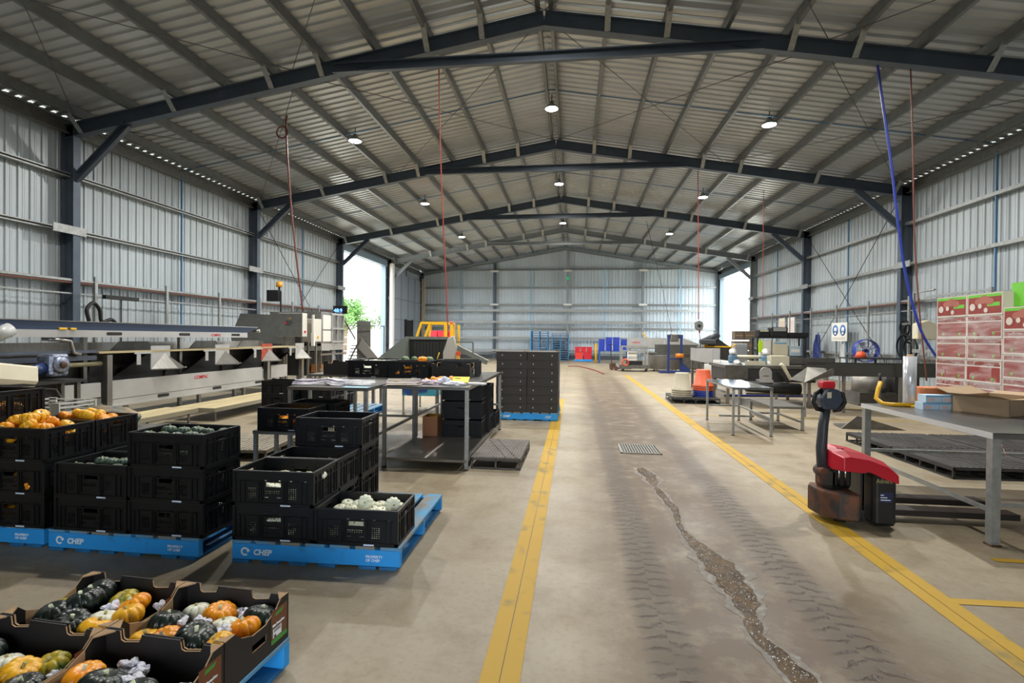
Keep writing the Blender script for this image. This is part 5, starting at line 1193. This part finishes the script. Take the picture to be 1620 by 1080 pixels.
# orange/blue/beige tubs on dark pallet
DP = plastic_pallet(1.1, 1.1, m_darkp, 4, 2)
DP((2.88, 13.05, 0), -.05, 'dark plastic pallet under the stacked tubs')
def tub(m):
    def f():
        e = E('tub', cat='tub'); b = B(); b.lathe([(.235, 0), (.235, .03), (.205, .04), (.165, .38), (.15, .4), (.0001, .4)], n=24); part(b, 'body', m, e); b = B(); b.lathe([(.24, .0), (.25, .012), (.24, .024), (.225, .012), (.24, 0)], n=24); part(b, 'rim', m, e); return e
    return Proto(f)
TO = tub(mat('orange_tub', '#c8532c', .5)); TBl = tub(mat('blue_tub', '#1e3a9c', .45)); TC = tub(mat('beige_tub', '#a9a28d', .6))
order = ['bottom', 'second', 'third', 'fourth', 'fifth']
for i in range(4): TC((2.6, 12.85, .142+i*.05), 0, '%s beige tub of the upside-down stack on the dark pallet' % order[i], 'beige tubs', scale=(1.0, 1, 1.05))
for i in range(3): TBl((3.12, 12.95, .142+i*.05), 0, '%s blue tub under the orange ones' % order[i], 'blue tubs')
for i in range(3): TO((3.12, 12.95, .292+i*.05), 0, '%s orange tub on top of the blue ones' % order[i], 'orange tubs')
# two small steel tables
m_bright = mat('polished_top', '#9fa9b4', .12, .9)
bench('small_table', 2.5, 3.12, 8.5, 10.15, .77, 'tall small steel table with shiny top beside the right yellow line', None, cat='table', top_m=m_bright, leg=.035, stretch=[((.0, 1.63, .28), (.62, 1.63, .28)), ((.6, .02, .28), (.6, 1.63, .28)), ((.02, .82, .2), (.6, .82, .2))])
bench('small_table', 3.32, 3.86, 9.15, 10.25, .40, 'low small steel table to the right of the tall one', None, cat='table', top_m=m_inox, leg=.04, stretch=[((.0, 1.08, .14), (.54, 1.08, .14)), ((.5, .02, .14), (.5, 1.08, .14)), ((.02, .02, .14), (.02, 1.08, .14))])
# workshop corner: shelf, printer, cartons, cabinet, hi-vis
e = E('workshop_shelf', (6.8, 20.2, 0), label='dark shelf with office machines against the right wall', cat='shelf'); b = B(); b.box(0, 1.75, 0, .6, 1.58, 1.63); b.box(0, 1.75, 0, .6, .88, .92); part(b, 'shelf', m_dark, e)
for x in (.03, 1.72):
    for y in (.03, .57): leg(e, x, y, 1.63, .05, 0, m_dark)
def simple(nm, x0, x1, y0, y1, z0, z1, m, lab, cat, extra=None):
    e = E(nm, ((x0+x1)/2, (y0+y1)/2, z0), label=lab, cat=cat); w, d, h = x1-x0, y1-y0, z1-z0; b = B(); b.cbox((0, 0, 0), w, d, h, min(w, d, h)*.08); part(b, 'body', m, e)
    if extra: bb = B(); bb.box(-w*.38, w*.38, -d/2-.006, -d/2+.002, h*extra[1], h*extra[2]); part(bb, extra[0], extra[3], e)
    return e
simple('printer', 6.85, 7.25, 20.2, 20.6, 1.63, 1.9, m_blk, 'black machine with cream top on the workshop shelf', 'printer', ('panel', .75, .95, m_cream))
simple('printer', 7.3, 7.9, 20.2, 20.6, 1.63, 2.0, m_dark, 'wider dark machine with pale lid on the workshop shelf', 'printer', ('lid', .6, .95, m_alum))
simple('document_tray', 6.95, 7.35, 20.3, 20.6, .92, 1.5, m_white, 'white panel of papers under the workshop shelf', 'papers', ('pink_sheet', .1, .3, mat('pinkish', '#d8b8ac', .6)))
simple('microwave', 7.4, 7.95, 20.3, 20.6, .92, 1.45, m_cream, 'cream machine under the workshop shelf', 'machine', ('blue_band', .85, .95, mat('light_blue', '#5f9fc0', .5)))
simple('storage_box', 8.0, 8.4, 20.3, 20.6, .92, 1.3, mat('pale_blue_box', '#a9bcc6', .6), 'pale blue box under the workshop shelf', 'box', ('label', .4, .7, m_white))
simple('dark_bag', 7.95, 8.6, 20.15, 20.5, 1.63, 1.8, m_blk, 'black bag lying at the right end of the workshop shelf', 'bag', ('flap', .5, .8, m_dark))
simple('steel_cabinet', 6.45, 7.0, 21.8, 22.3, 0, 1.37, mat('grey_enamel', '#85898b', .5), 'grey steel cabinet left of the hi-vis vest', 'cabinet', ('door', .1, .9, mat('grey_enamel2', '#7a7f84', .5)))
for i, (x, z) in enumerate(((8.1, 0), (8.6, 0), (8.1, .5), (8.6, .5), (8.1, 1.0), (8.6, 1.0), (8.12, 1.5), (8.62, 1.5))): simple('cardboard_box', x-.25, x+.23, 26.6, 27.1, z, z+.46, mat('dull_brown_board', '#6e6255', .8), ['bottom left', 'bottom right', 'second left', 'second right', 'third left', 'third right', 'top left', 'top right'][i]+' brown carton in the stack by the right doorway', 'box', ('tape', .45, .55, m_kraft))
e = E('hi_vis_vest', (6.83, 19.9, 1.05), label='lime hi-vis vest hanging at the left end of the workshop shelf', cat='vest'); b = B(); b.prism([(-.06, 0), (.07, 0), (.08, .3), (.05, .48), (0, .42), (-.05, .48), (-.08, .3)], 'y', 0, .04); part(b, 'vest', mat('hi_vis', '#b7e02a', .6), e); b = B(); b.bar((0, .02, .45), (0, .35, .56), .015, .015); part(b, 'hook', m_dark, e)
for i, (y, z) in enumerate(((25.75, 2.1), (24.7, 2.1))):
    e = E('wall_notice', (XWR-.3, y, z), label=('left', 'right')[i]+' pale notice board above the workshop shelf', cat='sign'); b = B(); b.box(0, .02, -.35, .35, -.35, .45); part(b, 'board', mat(('notice_cream', 'notice_white')[i], ('#cfc8b6', '#d9d3d0')[i], .6), e)
    b = B(); 
    for k in range(6): b.box(-.002, 0, -.25, .25, -.25+k*.1, -.225+k*.1)
    part(b, 'lines', mat('notice_line', '#b98a80', .6), e)
# safety sign with two blue pictograms
e = E('safety_sign', (XWR-.36, 20.3, 1.5), label='white safety sign with two blue round pictograms on the right wall', cat='sign')
b = B(); b.box(0, .02, -.55, .55, 0, .68); part(b, 'board', m_white, e)
for k, y in enumerate((.27, -.27)):
    b = B(); b.lathe([(.0001, -.004), (.2, -.004), (.2, 0)], (0, y, .4), 24, 'x'); d = part(b, 'pictogram', mat('sign_blue', '#2b62a8', .5), e); b = B(); b.lathe([(.0001, -.006), (.1, -.006), (.1, -.004)], (0, y, .42), 14, 'x'); b.box(-.006, -.004, y-.06, y+.06, .25, .36); b.obj('white_figure', m_txt, d)
b = B(); b.box(-.004, 0, -.45, .45, .06, .14); part(b, 'text_line', mat('sign_text', '#c9c3b8', .5), e)
# aprons, fan, hose reel, isolator, extinguisher hose
def drape(nm, x, y, z0, z1, w, m, lab, cat):
    b = B(); n = 10; e = E(nm, (x, y, z0), label=lab, cat=cat)
    for i in range(n):
        for k in range(6):
            def P(a, c): f = 1-.65*(c/6)**2; u = (a/n-.5)*w*f; return (-.05-.04*sin(a*1.9+c*.5), u, (z1-z0)*c/6)
            b.quad(P(i, k), P(i+1, k), P(i+1, k+1), P(i, k+1))
    part(b, 'cloth', m, e); b = B(); b.path([(-.04, -.06, z1-z0-.05), (-.02, 0, z1-z0+.1), (-.04, .06, z1-z0-.05)], .012, 6); part(b, 'strap', m, e); b = B(); b.bar((-.03, 0, z1-z0+.09), (.3, 0, z1-z0+.09), .02, .02); part(b, 'hook', m_galv, e)
drape('apron', XWR-.3, 22.0, .8, 1.75, .7, mat('navy_apron', '#1c2c66', .35), 'navy blue apron hanging on the right wall behind the trough', 'apron')
drape('apron', XWR-.3, 20.0, .6, 1.4, .4, mat('white_apron', '#c9ccd0', .5), 'white apron hanging under the safety sign', 'apron')
e = E('drum_fan', (XWR-.75, 17.8, .9), label='round blue industrial fan behind the trough', cat='fan')
b = B(); b.lathe([(.36, -.14), (.38, 0), (.36, .14), (.345, .0), (.36, -.14)], (0, 0, .3), 28, 'y'); part(b, 'shroud', mat('fan_blue', '#26388e', .45), e)
b = B()
for k in range(12): t = k*pi/6; b.bar((0, -.15, .3), (.36*cos(t), -.14, .3+.36*sin(t)), .008, .008)
for r_ in (.12, .24): b.lathe([(r_, -.15), (r_+.008, -.15), (r_+.008, -.142), (r_, -.142), (r_, -.15)], (0, 0, .3), 24, 'y')
part(b, 'grille', MATS['fan_blue'], e)
for k in range(4):
    t = k*pi/2+.4; b = B(); b.quad((.04*cos(t), -.05, .3+.04*sin(t)), (.3*cos(t-.25), -.08, .3+.3*sin(t-.25)), (.32*cos(t+.3), .02, .3+.32*sin(t+.3)), (.05*cos(t+1), .02, .3+.05*sin(t+1))); part(b, 'blade', mat('fan_blade', '#b8c0c8', .4), e)
b = B(); b.tube((0, -.06, .3), (0, .1, .3), .06, 12); part(b, 'hub', m_blk, e)
b = B(); b.bar((-.3, 0, -.9), (-.3, 0, .2), .05, .05); b.bar((.3, 0, -.9), (.3, 0, .2), .05, .05); b.bar((-.35, 0, -.88), (.35, 0, -.88), .3, .04); part(b, 'stand', m_dark, e)
e = E('traffic_cone_top', (9.3, 16.6, 1.0), label='orange funnel-shaped cover left of the blue fan', cat='cover') if False else None
b = B(); b.lathe([(.16, 0), (.1, .14), (.06, .17), (.0001, .18)], n=16); b.obj('orange_funnel', m_orange, label='orange funnel on the trough edge in front of the fan', cat='funnel', loc=(8.0, 11.9+3.6, 1.05))
bench('dark_table', 7.6, 8.9, 15.2, 15.9, 1.05, 'dark table behind the trough carrying the orange funnel', None, cat='table', top_m=m_char)
e = E('hose_reel', (XWR-.36, 16.2, 1.4), label='black rubber hoses coiled on the right wall by the column', cat='hose reel')
for k, (y, z, r_) in enumerate(((.3, .5, .22), (-.0, .35, .28), (.2, -.05, .36), (-.12, -.1, .3))): b = B(); b.lathe([(r_, -.03), (r_+.03, 0), (r_, .03), (r_-.03, 0), (r_, -.03)], (-.03*k, y, z), 24, 'x'); part(b, 'hose_loop', m_blk, e)
b = B(); b.box(-.05, .1, -.05, .35, .6, .66); part(b, 'hook', m_galvd, e)
e = E('pipe_frame', (XWR-.45, 15.4, 0), label='galvanised pipe frame on the right wall near the carton wall', cat='pipe'); b = B(); b.path([(0, .55, 1.2), (0, .55, 2.9), (0, -.3, 2.92)], .03, 8); b.bar((0, .55, 1.25), (0, -2.2, 1.25), .06, .1); b.bar((0, -2.2, 1.2), (0, -2.2, 2.8), .06, .06); b.bar((0, .1, 2.75), (0, -2.2, 2.75), .05, .05); part(b, 'frame', m_galv, e)
e = E('isolator_box', (9.2, 14.8, 1.75), label='cream hose reel housing hanging left of the carton wall', cat='housing'); b = B(); b.prism([(-.2, -.14), (.16, -.16), (.24, .02), (.2, .18), (.02, .28), (-.2, .2)], 'y', -.1, .1); part(b, 'casing', m_cream, e, bevel=.02); b = B(); b.bar((0, 0, .1), (.72, .0, .1), .04, .04); part(b, 'wall_bracket', m_dark, e); e.scale = (1.2, 1.2, 1.2)
b = B(); b.tube((-.08, 0, -.16), (-.1, 0, -.7), .012, 6); part(b, 'drop_pipe', m_galv, e)
b = B(); b.cbox((0, 0, 0), .3, .08, .16, .03); b.obj('yellow_bag', m_yellow, label='yellow cover hanging beside the carton wall', cat='cover', loc=(XWR-.35, 14.0, 1.45))

# dark pallets on the floor under and behind the right bench
DP2 = plastic_pallet(1.12, 1.05, m_darkp, 3, 4)
for i, (x, y) in enumerate(((4.73, 6.78), (4.7, 7.86), (5.88, 6.8), (5.86, 7.88), (7.04, 6.85))):
    DP2((x, y, 0), .035, ['front left', 'rear left', 'front middle', 'rear middle', 'front right'][i]+' dark plastic pallet of the group behind the right bench', 'dark plastic pallets')

# ================================================================== CARTON WALL (fruit boxes under stretch wrap)
m_mar = mat('maroon_print', '#86291f', .55, var=.12, scale=5); m_grn = mat('green_print', '#5fae2c', .55); m_cw = mat('box_white', '#c2b9b0', .6); m_pk = mat('pink_print', '#9a5a4c', .6)
CXW, BY, BZ = 6.5, .72, .36
def fbox(plain=True):
    def f():
        e = E('fruit_carton', cat='carton'); w, d, h = .4, BY-.012, BZ-.008
        b = B(); b.box(0, w, 0, d, 0, h); part(b, 'body', m_cw, e)
        x = -.002
        b = B(); b.quad((x, .02, .03), (x, d-.02, .03), (x, d-.02, h-.015 if not plain else h*.72), (x, .02, h-.015 if not plain else h*.72)); pn = part(b, 'side_panel', m_mar, e)
        if plain:
            b = B(); b.quad((x, .02, h*.78), (x, d-.02, h*.78), (x, d-.02, h-.01), (x, .02, h-.01)); part(b, 'top_strip', mat('maroon_strip', '#7a3028', .6, c2='#a8948a', scale=16, lo=.36, hi=.42), e)
            for yy in (.16, d-.16): b = B(); b.poly([(x-.002, yy, .035), (x-.002, yy+.03, .09), (x-.002, yy-.035, .09)]); b.obj('green_tab', m_grn, pn)
        else:
            b = B(); b.quad((x-.001, .02, h-.06), (x-.001, d-.02, h-.06), (x-.001, d-.02, h-.015), (x-.001, .02, h-.015)); b.quad((x-.001, .05, .14), (x-.001, d*.42, .14), (x-.001, d*.42, .2), (x-.001, .05, .2)); b.obj('green_band', m_grn, pn)
            b = B()
            for (yy, zz, rr) in ((d*.5, .25, .1), (d*.66, .22, .08), (d*.34, .22, .08)): b.poly([(x-.003, yy+rr*cos(t), zz+rr*.7*sin(t)) for t in [k*pi/6 for k in range(12)]])
            b.obj('mango_print', m_pk, pn)
            b = B()
            for (yy, zz, rr) in ((d*.84, .14, .06), (d*.62, .15, .04), (d*.45, .08, .04)): b.poly([(x-.004, yy+rr*cos(t), zz+rr*sin(t)) for t in [k*pi/6 for k in range(12)]])
            b.obj('white_print', m_cw, pn)
        return e
    return Proto(f)
FB = fbox(True); FT = fbox(False); ny = ['nearest column', 'second column', 'third column', 'farthest column']
rown = ['bottom', 'second', 'third', 'fourth', 'fifth', 'sixth', 'seventh', 'eighth', 'top']
e0 = 8.70
zbase = .15
for r_ in range(6):
    for c in range(2):
        P_ = FT if r_ == 5 else FB
        P_((CXW+random.uniform(-.01, .01), e0+.0+BY*1.0*c, zbase+BZ*r_), 0, '%s maroon fruit carton, %s column of the stack cut by no edge' % (rown[r_], ('right', 'left')[c]) if False else '%s maroon carton in the %s column of the wrapped block' % (rown[r_], ('right', 'left')[c]), 'maroon fruit cartons')
for r_ in range(5):
    P_ = FT if r_ == 4 else FB
    for c in range(2): P_((CXW-.0, e0-.725-BY*c, zbase+BZ*r_+.11), 0, '%s maroon carton at the right edge, %s column' % (rown[r_], ('farther', 'nearer')[c]), 'maroon fruit cartons')
e = E('green_carton', (CXW+.15, e0-.62, zbase+BZ*5+.12), label='bright green carton with black hand holes on top at the right edge', cat='carton'); b = B(); b.box(0, .5, 0, .66, 0, .36); part(b, 'body', m_grn, e); b = B(); b.box(-.003, 0, .1, .35, .29, .34); b.box(-.003, 0, .08, .32, .06, .11); part(b, 'hand_hole', m_blk, e)
LOWP((CXW+.6, e0+.6, 0), 0, 'pallet under the wrapped block of maroon cartons'); LOWP((CXW+.6, e0-.6, .0), 0, 'pallet under the maroon cartons at the right edge').scale = (1, 1, 1.7)
# film
mf = bpy.data.materials.new('stretch_film'); mf.use_nodes = True; nt = mf.node_tree; n = nt.nodes; l = nt.links; bs = n['Principled BSDF']; bs.inputs['Base Color'].default_value = (.85, .84, .83, 1); bs.inputs['Roughness'].default_value = .2
tcn = n.new('ShaderNodeTexCoord'); mpn = n.new('ShaderNodeMapping'); mpn.inputs['Rotation'].default_value = (.7, 0, 0); mpn.inputs['Scale'].default_value = (1, 1.2, 6); nzn = n.new('ShaderNodeTexNoise'); nzn.inputs['Scale'].default_value = 2.2; nzn.inputs['Detail'].default_value = 6
rpn = n.new('ShaderNodeMapRange'); rpn.inputs['From Min'].default_value = .38; rpn.inputs['From Max'].default_value = .68; rpn.inputs['To Min'].default_value = .05; rpn.inputs['To Max'].default_value = .32
l.new(tcn.outputs['Object'], mpn.inputs[0]); l.new(mpn.outputs[0], nzn.inputs['Vector']); l.new(nzn.outputs['Fac'], rpn.inputs['Value']); l.new(rpn.outputs[0], bs.inputs['Alpha'])
b = B()
def film(b, y0, y1, z0, z1, x):
    ny_, nz_ = 26, 26; idx = {}
    for i in range(ny_+1):
        for k in range(nz_+1):
            y = y0+(y1-y0)*i/ny_; z = z0+(z1-z0)*k/nz_; sag = .05*noise.noise(Vector((y*2, z*3, 1))) if i in (0, ny_) else 0
            idx[i, k] = b.pt((x-.012-.014*noise.noise(Vector((y*9, z*5+y*4, 3))), y+sag, z+(.05*noise.noise(Vector((y*4, 0, 5))) if k in (0, nz_) else 0)))
    for i in range(ny_):
        for k in range(nz_): b.face([idx[i, k], idx[i+1, k], idx[i+1, k+1], idx[i, k+1]])
b.smooth = True; film(b, e0, e0+1.4, .35, zbase+BZ*5-.02, CXW); b.obj('stretch_wrap', mf, label='clear stretch wrap around the block of maroon cartons', cat='wrap')
b = B(); b.smooth = True; film(b, e0-1.3, e0-.04, .4, zbase+BZ*4.2, CXW); b.obj('stretch_wrap', mf, label='clear stretch wrap around the cartons at the right edge', cat='wrap')

# ================================================================== RIGHT BENCH
RB = .85
bench('steel_bench', 3.1, 4.85, 4.22, 5.98, RB, 'large steel bench in the right foreground with wrap roll and open carton', None, leg=.06, top_m=mat('bench_top_bright', '#8f9092', .28, .85, var=.15, scale=3), top_t=.045, edge=mat('lit_edge', '#d6d8da', .35, .4),
      stretch=[((.03, .03, .26), (.03, 1.7, .26)), ((.03, 1.7, .36), (1.62, 1.7, .36)), ((1.6, .03, .3), (1.6, 1.7, .3)), ((.03, .06, .3), (1.6, .06, .3))])
e = E('wrap_roll', (3.47, 5.8, RB), label='upright roll of clear stretch film standing on the bench', cat='film roll'); b = B(); b.tube((0, 0, .02), (0, 0, .52), .058, 28); part(b, 'film', mat('film_silver', '#d2d4da', .22, .25), e); b = B(); b.tube((0, 0, 0), (0, 0, .54), .028, 16); part(b, 'core', m_kraft, e)
e = E('wrap_dispenser', (3.24, 5.78, RB), label='yellow bent tube handle of the film dispenser on the bench', cat='dispenser')
b = B(); b.path([(.02, .15, .24), (-.02, .12, .16), (-.06, .08, .07), (-.03, .02, .025), (.03, -.02, .02), (.12, -.03, .02), (.26, -.03, .02)], .02, 10); part(b, 'handle', mat('yellow_tube', '#e0ac14', .4), e); b = B(); b.tube((.02, .15, .23), (.02, .16, .33), .013, 8); part(b, 'grip', m_blk, e); b = B(); b.lathe([(.07, 0), (.07, .015), (.03, .03)], (.27, -.03, .0), 16); part(b, 'base', m_yellow, e)
for i, (dx, dy, z) in enumerate(((0, 0, 0), (.152, .0, 0), (.03, .01, .075), (.182, .02, .075))):
    e = E('tissue_box', (3.5+dx, 5.58+.004*i, RB+z), .02, label=['lower left', 'lower right', 'upper left', 'upper right'][i]+' pale blue glove box stacked beside the film roll', cat='box', group='glove boxes'); b = B(); b.box(-.075, .075, -.06, .06, 0, .072); part(b, 'body', mat('pale_blue_card', '#b9cfdf', .6), e, bevel=.002); b = B(); b.box(-.076, .076, -.061, -.06, .055, .07); part(b, 'blue_stripe', mat('sky_stripe', '#6fb0da', .6), e); b = B(); b.box(-.05, .0, -.0615, -.06, .012, .045); part(b, 'logo', mat('pale_pink', '#d8b9b4', .6), e)
b = B(); b.cbox((0, 0, 0), .3, .2, .2, .01); b.obj('orange_carton', mat('orange_card', '#c97a4a', .7), label='orange-brown carton behind the open cardboard box', cat='carton', loc=(3.74, 5.84, RB))
e = E('open_carton', (4.04, 5.44, RB), .5, label='open brown cardboard box with spread flaps on the bench', cat='box'); w, d, h = .6, .44, .16; mk = mat('brown_carton', '#a58d70', .8, var=.1, scale=5)
b = B()
for y in (-d/2, d/2-.005): b.box(-w/2, w/2, y, y+.005, 0, h)
for x in (-w/2, w/2-.005): b.box(x, x+.005, -d/2, d/2, 0, h)
b.box(-w/2, w/2, -d/2, d/2, 0, .005); part(b, 'walls', mk, e)
def flap(a, c, off): 
    b = B(); a = Vector(a); c = Vector(c); o_ = Vector(off); b.quad(a, c, c+o_, a+o_); b.quad(a-Vector((0, 0, .004)), c-Vector((0, 0, .004)), c+o_-Vector((0, 0, .004)), a+o_-Vector((0, 0, .004))); part(b, 'flap', mk, e)
flap((-w/2, -d/2, h), (w/2, -d/2, h), (-.03, -.12, -.015) if False else (.0, -.13, .012)); flap((-w/2, d/2, h), (w/2, d/2, h), (0, .15, .06)); flap((-w/2, -d/2, h), (-w/2, d/2, h), (-.16, .0, .03)); flap((w/2, -d/2, h), (w/2, d/2, h), (.16, 0, .02))
b = B(); b.cbox((0, 0, 0), .3, .2, .09, .01); b.obj('white_packet', mat('white_packet', '#c9d0dc', .5), label='pale packet right of the open carton', cat='packet', loc=(4.55, 5.0, RB))
b = B(); b.bar((0, 0, 0), (.06, -.02, -.2), .015, .004); b.obj('barrier_tape', mat('red_white_tape', '#c9503e', .5, c2='#e0d8d0', scale=40, lo=.45, hi=.5), label='short red and white tape hanging below the bench top', cat='tape', loc=(3.42, 4.62, .8))

# ================================================================== ELECTRIC PALLET JACK
e = E('pallet_jack', (2.31, 4.7, 0), 0, label='red and black electric pallet jack on the right yellow line', cat='pallet jack'); e.scale = (.84, 1, 1)
m_rc = mat('red_cover', '#b9152c', .35, c2='#8f2a2c', scale=5, lo=.25, hi=.4); m_bkc = mat('black_cover', '#1a1b1d', .45, c2='#3a2c24', scale=7, lo=.3, hi=.45)
def hull(secs, b):   # secs: list of (y, [(x,z)...])
    rings = [[b.pt((x, y, z)) for x, z in s] for y, s in secs]; n_ = len(rings[0])
    for A, D in zip(rings, rings[1:]):
        for k in range(n_): b.face([A[k], A[(k+1) % n_], D[(k+1) % n_], D[k]])
    b.face(rings[0][::-1]); b.face(rings[-1])
# drive skirt
b = B(); pts = [(-.3, -.02), (-.27, -.12), (-.16, -.2), (.0, -.24), (.03, -.22), (.03, .1), (-.26, .16), (-.31, .08)]
b.prism(pts, 'z', .05, .27); part(b, 'drive_skirt', m_rust, e, bevel=.02)
b = B(); b.tube((-.14, -.06, .1), (-.05, -.1, .1), .095, 18); part(b, 'drive_wheel', m_blk, e)
b = B(); b.prism([(-.22, -.15), (-.1, -.2), (-.1, -.19), (-.22, -.14)], 'z', .09, .2); part(b, 'blue_mark', mat('blue_smudge', '#2a3d5a', .6), e)
# mast body under cover
b = B(); b.cbox((-.06, .05, .27), .22, .2, .27, .03); part(b, 'motor_housing', m_blk, e)
for x in (-.09, -.03): b = B(); b.tube((x, -.06, .3), (x, -.06, .5), .012, 8); part(b, 'ram', mat('chrome', '#c8c8c8', .15, 1), e)
b = B(); b.cbox((.25, -.13, .02), .22, .17, .42, .03); part(b, 'battery_case', m_bkc, e, bevel=.01)
b = B(); b.box(.16, .34, .0, .35, .04, .42); part(b, 'side_case', m_bkc, e, bevel=.01)
b = B(); b.prism([(.0, .1), (.1, -.02), (.16, -.1), (.16, .3), (.0, .3)], 'z', .03, .09); part(b, 'base_plate', mat('base_grey', '#4c4c4c', .5, .4), e)
b = B()
hull([(.16, [(-.17, .46), (-.17, .6), (-.08, .615), (.1, .59), (.28, .535), (.37, .47), (.375, .37), (.24, .41), (.1, .47), (.04, .45)]), (-.12, [(-.19, .45), (-.19, .595), (-.08, .61), (.1, .585), (.28, .53), (.375, .46), (.38, .36), (.24, .40), (.1, .46), (.04, .44)]), (-.225, [(-.14, .46), (-.14, .57), (-.08, .58), (.1, .555), (.27, .5), (.36, .44), (.365, .37), (.24, .405), (.1, .46), (.05, .45)])], b); part(b, 'cover', m_rc, e, bevel=.012)
b = B(); b.tube((-.06, -.02, .58), (-.06, -.02, .615), .035, 12); part(b, 'knob', m_rc, e)
text('Advers', .05, mat('old_print', '#8d8558', .6), e, FM((.16, -.2165, .375), (1, 0, 0), (0, 0, 1)))
b = B(); b.quad((.2, -.2165, .22), (.31, -.2165, .22), (.31, -.2165, .3), (.2, -.2165, .3)); st = part(b, 'label_plate', mat('navy_label', '#20244e', .5), e)
for k in range(3): b = B(); b.box(.2, .29-.03*k, -.2175, -.217, .235+.02*k, .242+.02*k); b.obj('label_text', m_txt, st)
# tiller
b = B(); b.path([(-.2, .02, .42), (-.215, .02, .6), (-.2, .02, .8), (-.17, .02, .97)], [.052, .05, .045, .04], 12); part(b, 'tiller_arm', mat('tiller_grey', '#33373e', .5), e)
b = B(); b.cbox((-.17, .02, .27), .16, .14, .17, .03); b.tube((-.22, -.06, .4), (-.22, .08, .4), .045, 12); part(b, 'tiller_joint', m_rust, e)
b = B(); hull([(.07, [(-.24, .95), (-.1, .95), (-.05, 1.03), (-.09, 1.12), (-.2, 1.14), (-.27, 1.04)]), (-.06, [(-.24, .94), (-.1, .94), (-.05, 1.02), (-.09, 1.11), (-.2, 1.13), (-.27, 1.03)])], b); hd = part(b, 'tiller_head', mat('head_blue_grey', '#363f50', .4), e, bevel=.015)
b = B(); b.cbox((-.185, .0, 1.12), .12, .12, .06, .015); b.obj('red_button', m_red, hd)
b = B(); b.box(-.21, -.17, -.064, -.061, 1.04, 1.09); b.obj('decal', m_cream, hd)
for s in (-1, 1):
    b = B(); b.path([(-.17+.06*s, .0, 1.1), (-.17+.13*s, -.02, 1.07), (-.17+.15*s, -.02, 1.0), (-.17+.11*s, -.01, .94), (-.17+.05*s, 0, .93)], .02, 10); b.obj('grip', m_blk, hd)
# forks
for y in (.0, .36): b = B(); b.box(.34, 1.62, y, y+.14, .05, .1); part(b, 'fork', mat('fork_steel', '#3a3532', .5, .5), e)
b = B(); b.box(.34, .42, -.02, .52, .04, .42); part(b, 'carriage', m_bkc, e)

# ================================================================== OUTSIDE: trees and fence beyond the left doorway
m_leaf = mat('leaves', '#3f6a1c', .6, c2='#55802c', scale=3); m_leaf2 = mat('leaves_pale', '#6f8a58', .6, c2='#587044', scale=3); m_trunk = mat('bark', '#6b5a48', .9)
def tree(x, y, h, r, m, lab, seed, n=2600):
    e = E('tree', (x, y, 0), label=lab, cat='tree'); rr = random.Random(seed); b = B(); b.path([(0, 0, 0), (.1, 0, h*.4), (0, .1, h*.75)], [.16, .12, .05], 8)
    for k in range(6): t = k*1.05; b.path([(0.05, 0, h*(.35+.06*k)), (r*.6*cos(t), r*.6*sin(t), h*(.55+.06*k))], [.06, .02], 6)
    part(b, 'trunk', m_trunk, e); b = B()
    cl = [(Vector((rr.uniform(-1, 1)*r*.75, rr.uniform(-1, 1)*r*.75, h*rr.uniform(.4, .95))), r*rr.uniform(.28, .5)) for _ in range(16)]
    for _ in range(n):
        c, q = rr.choice(cl); d = Vector((rr.gauss(0, 1), rr.gauss(0, 1), rr.gauss(0, 1))).normalized()*q*rr.uniform(.5, 1); p = c+d; s = rr.uniform(.07, .14)
        u = Vector((rr.gauss(0, 1), rr.gauss(0, 1), rr.gauss(0, 1))).normalized(); v = u.orthogonal().normalized(); w_ = u.cross(v)*s*.6; v = v*s
        b.quad(p-v, p-w_, p+v, p+w_)
    part(b, 'foliage', m, e)
tree(-18.6, 40, 4.6, 1.6, m_leaf, 'bright green tree seen through the left doorway', 1); tree(-15.7, 41, 4.2, 1.5, m_leaf2, 'paler tree to its right through the left doorway', 2); tree(-22.5, 48, 5.5, 2.2, m_leaf2, 'farther pale tree beyond the left doorway', 3)
b = B(); 
for k in range(9): b.bar((k*1.5, 0, 0), (k*1.5, 0, 1.5), .06, .06)
for z in (.4, .9, 1.45): b.bar((0, 0, z), (12, 0, z), .04, .04)
b.obj('rail_fence', m_galv, label='thin rail fence outside the left doorway', cat='fence', loc=(-23, 37, 0))
tree(34, 70, 5, 2.6, m_leaf2, 'faint pale tree outside the right doorway', 5, 1500)
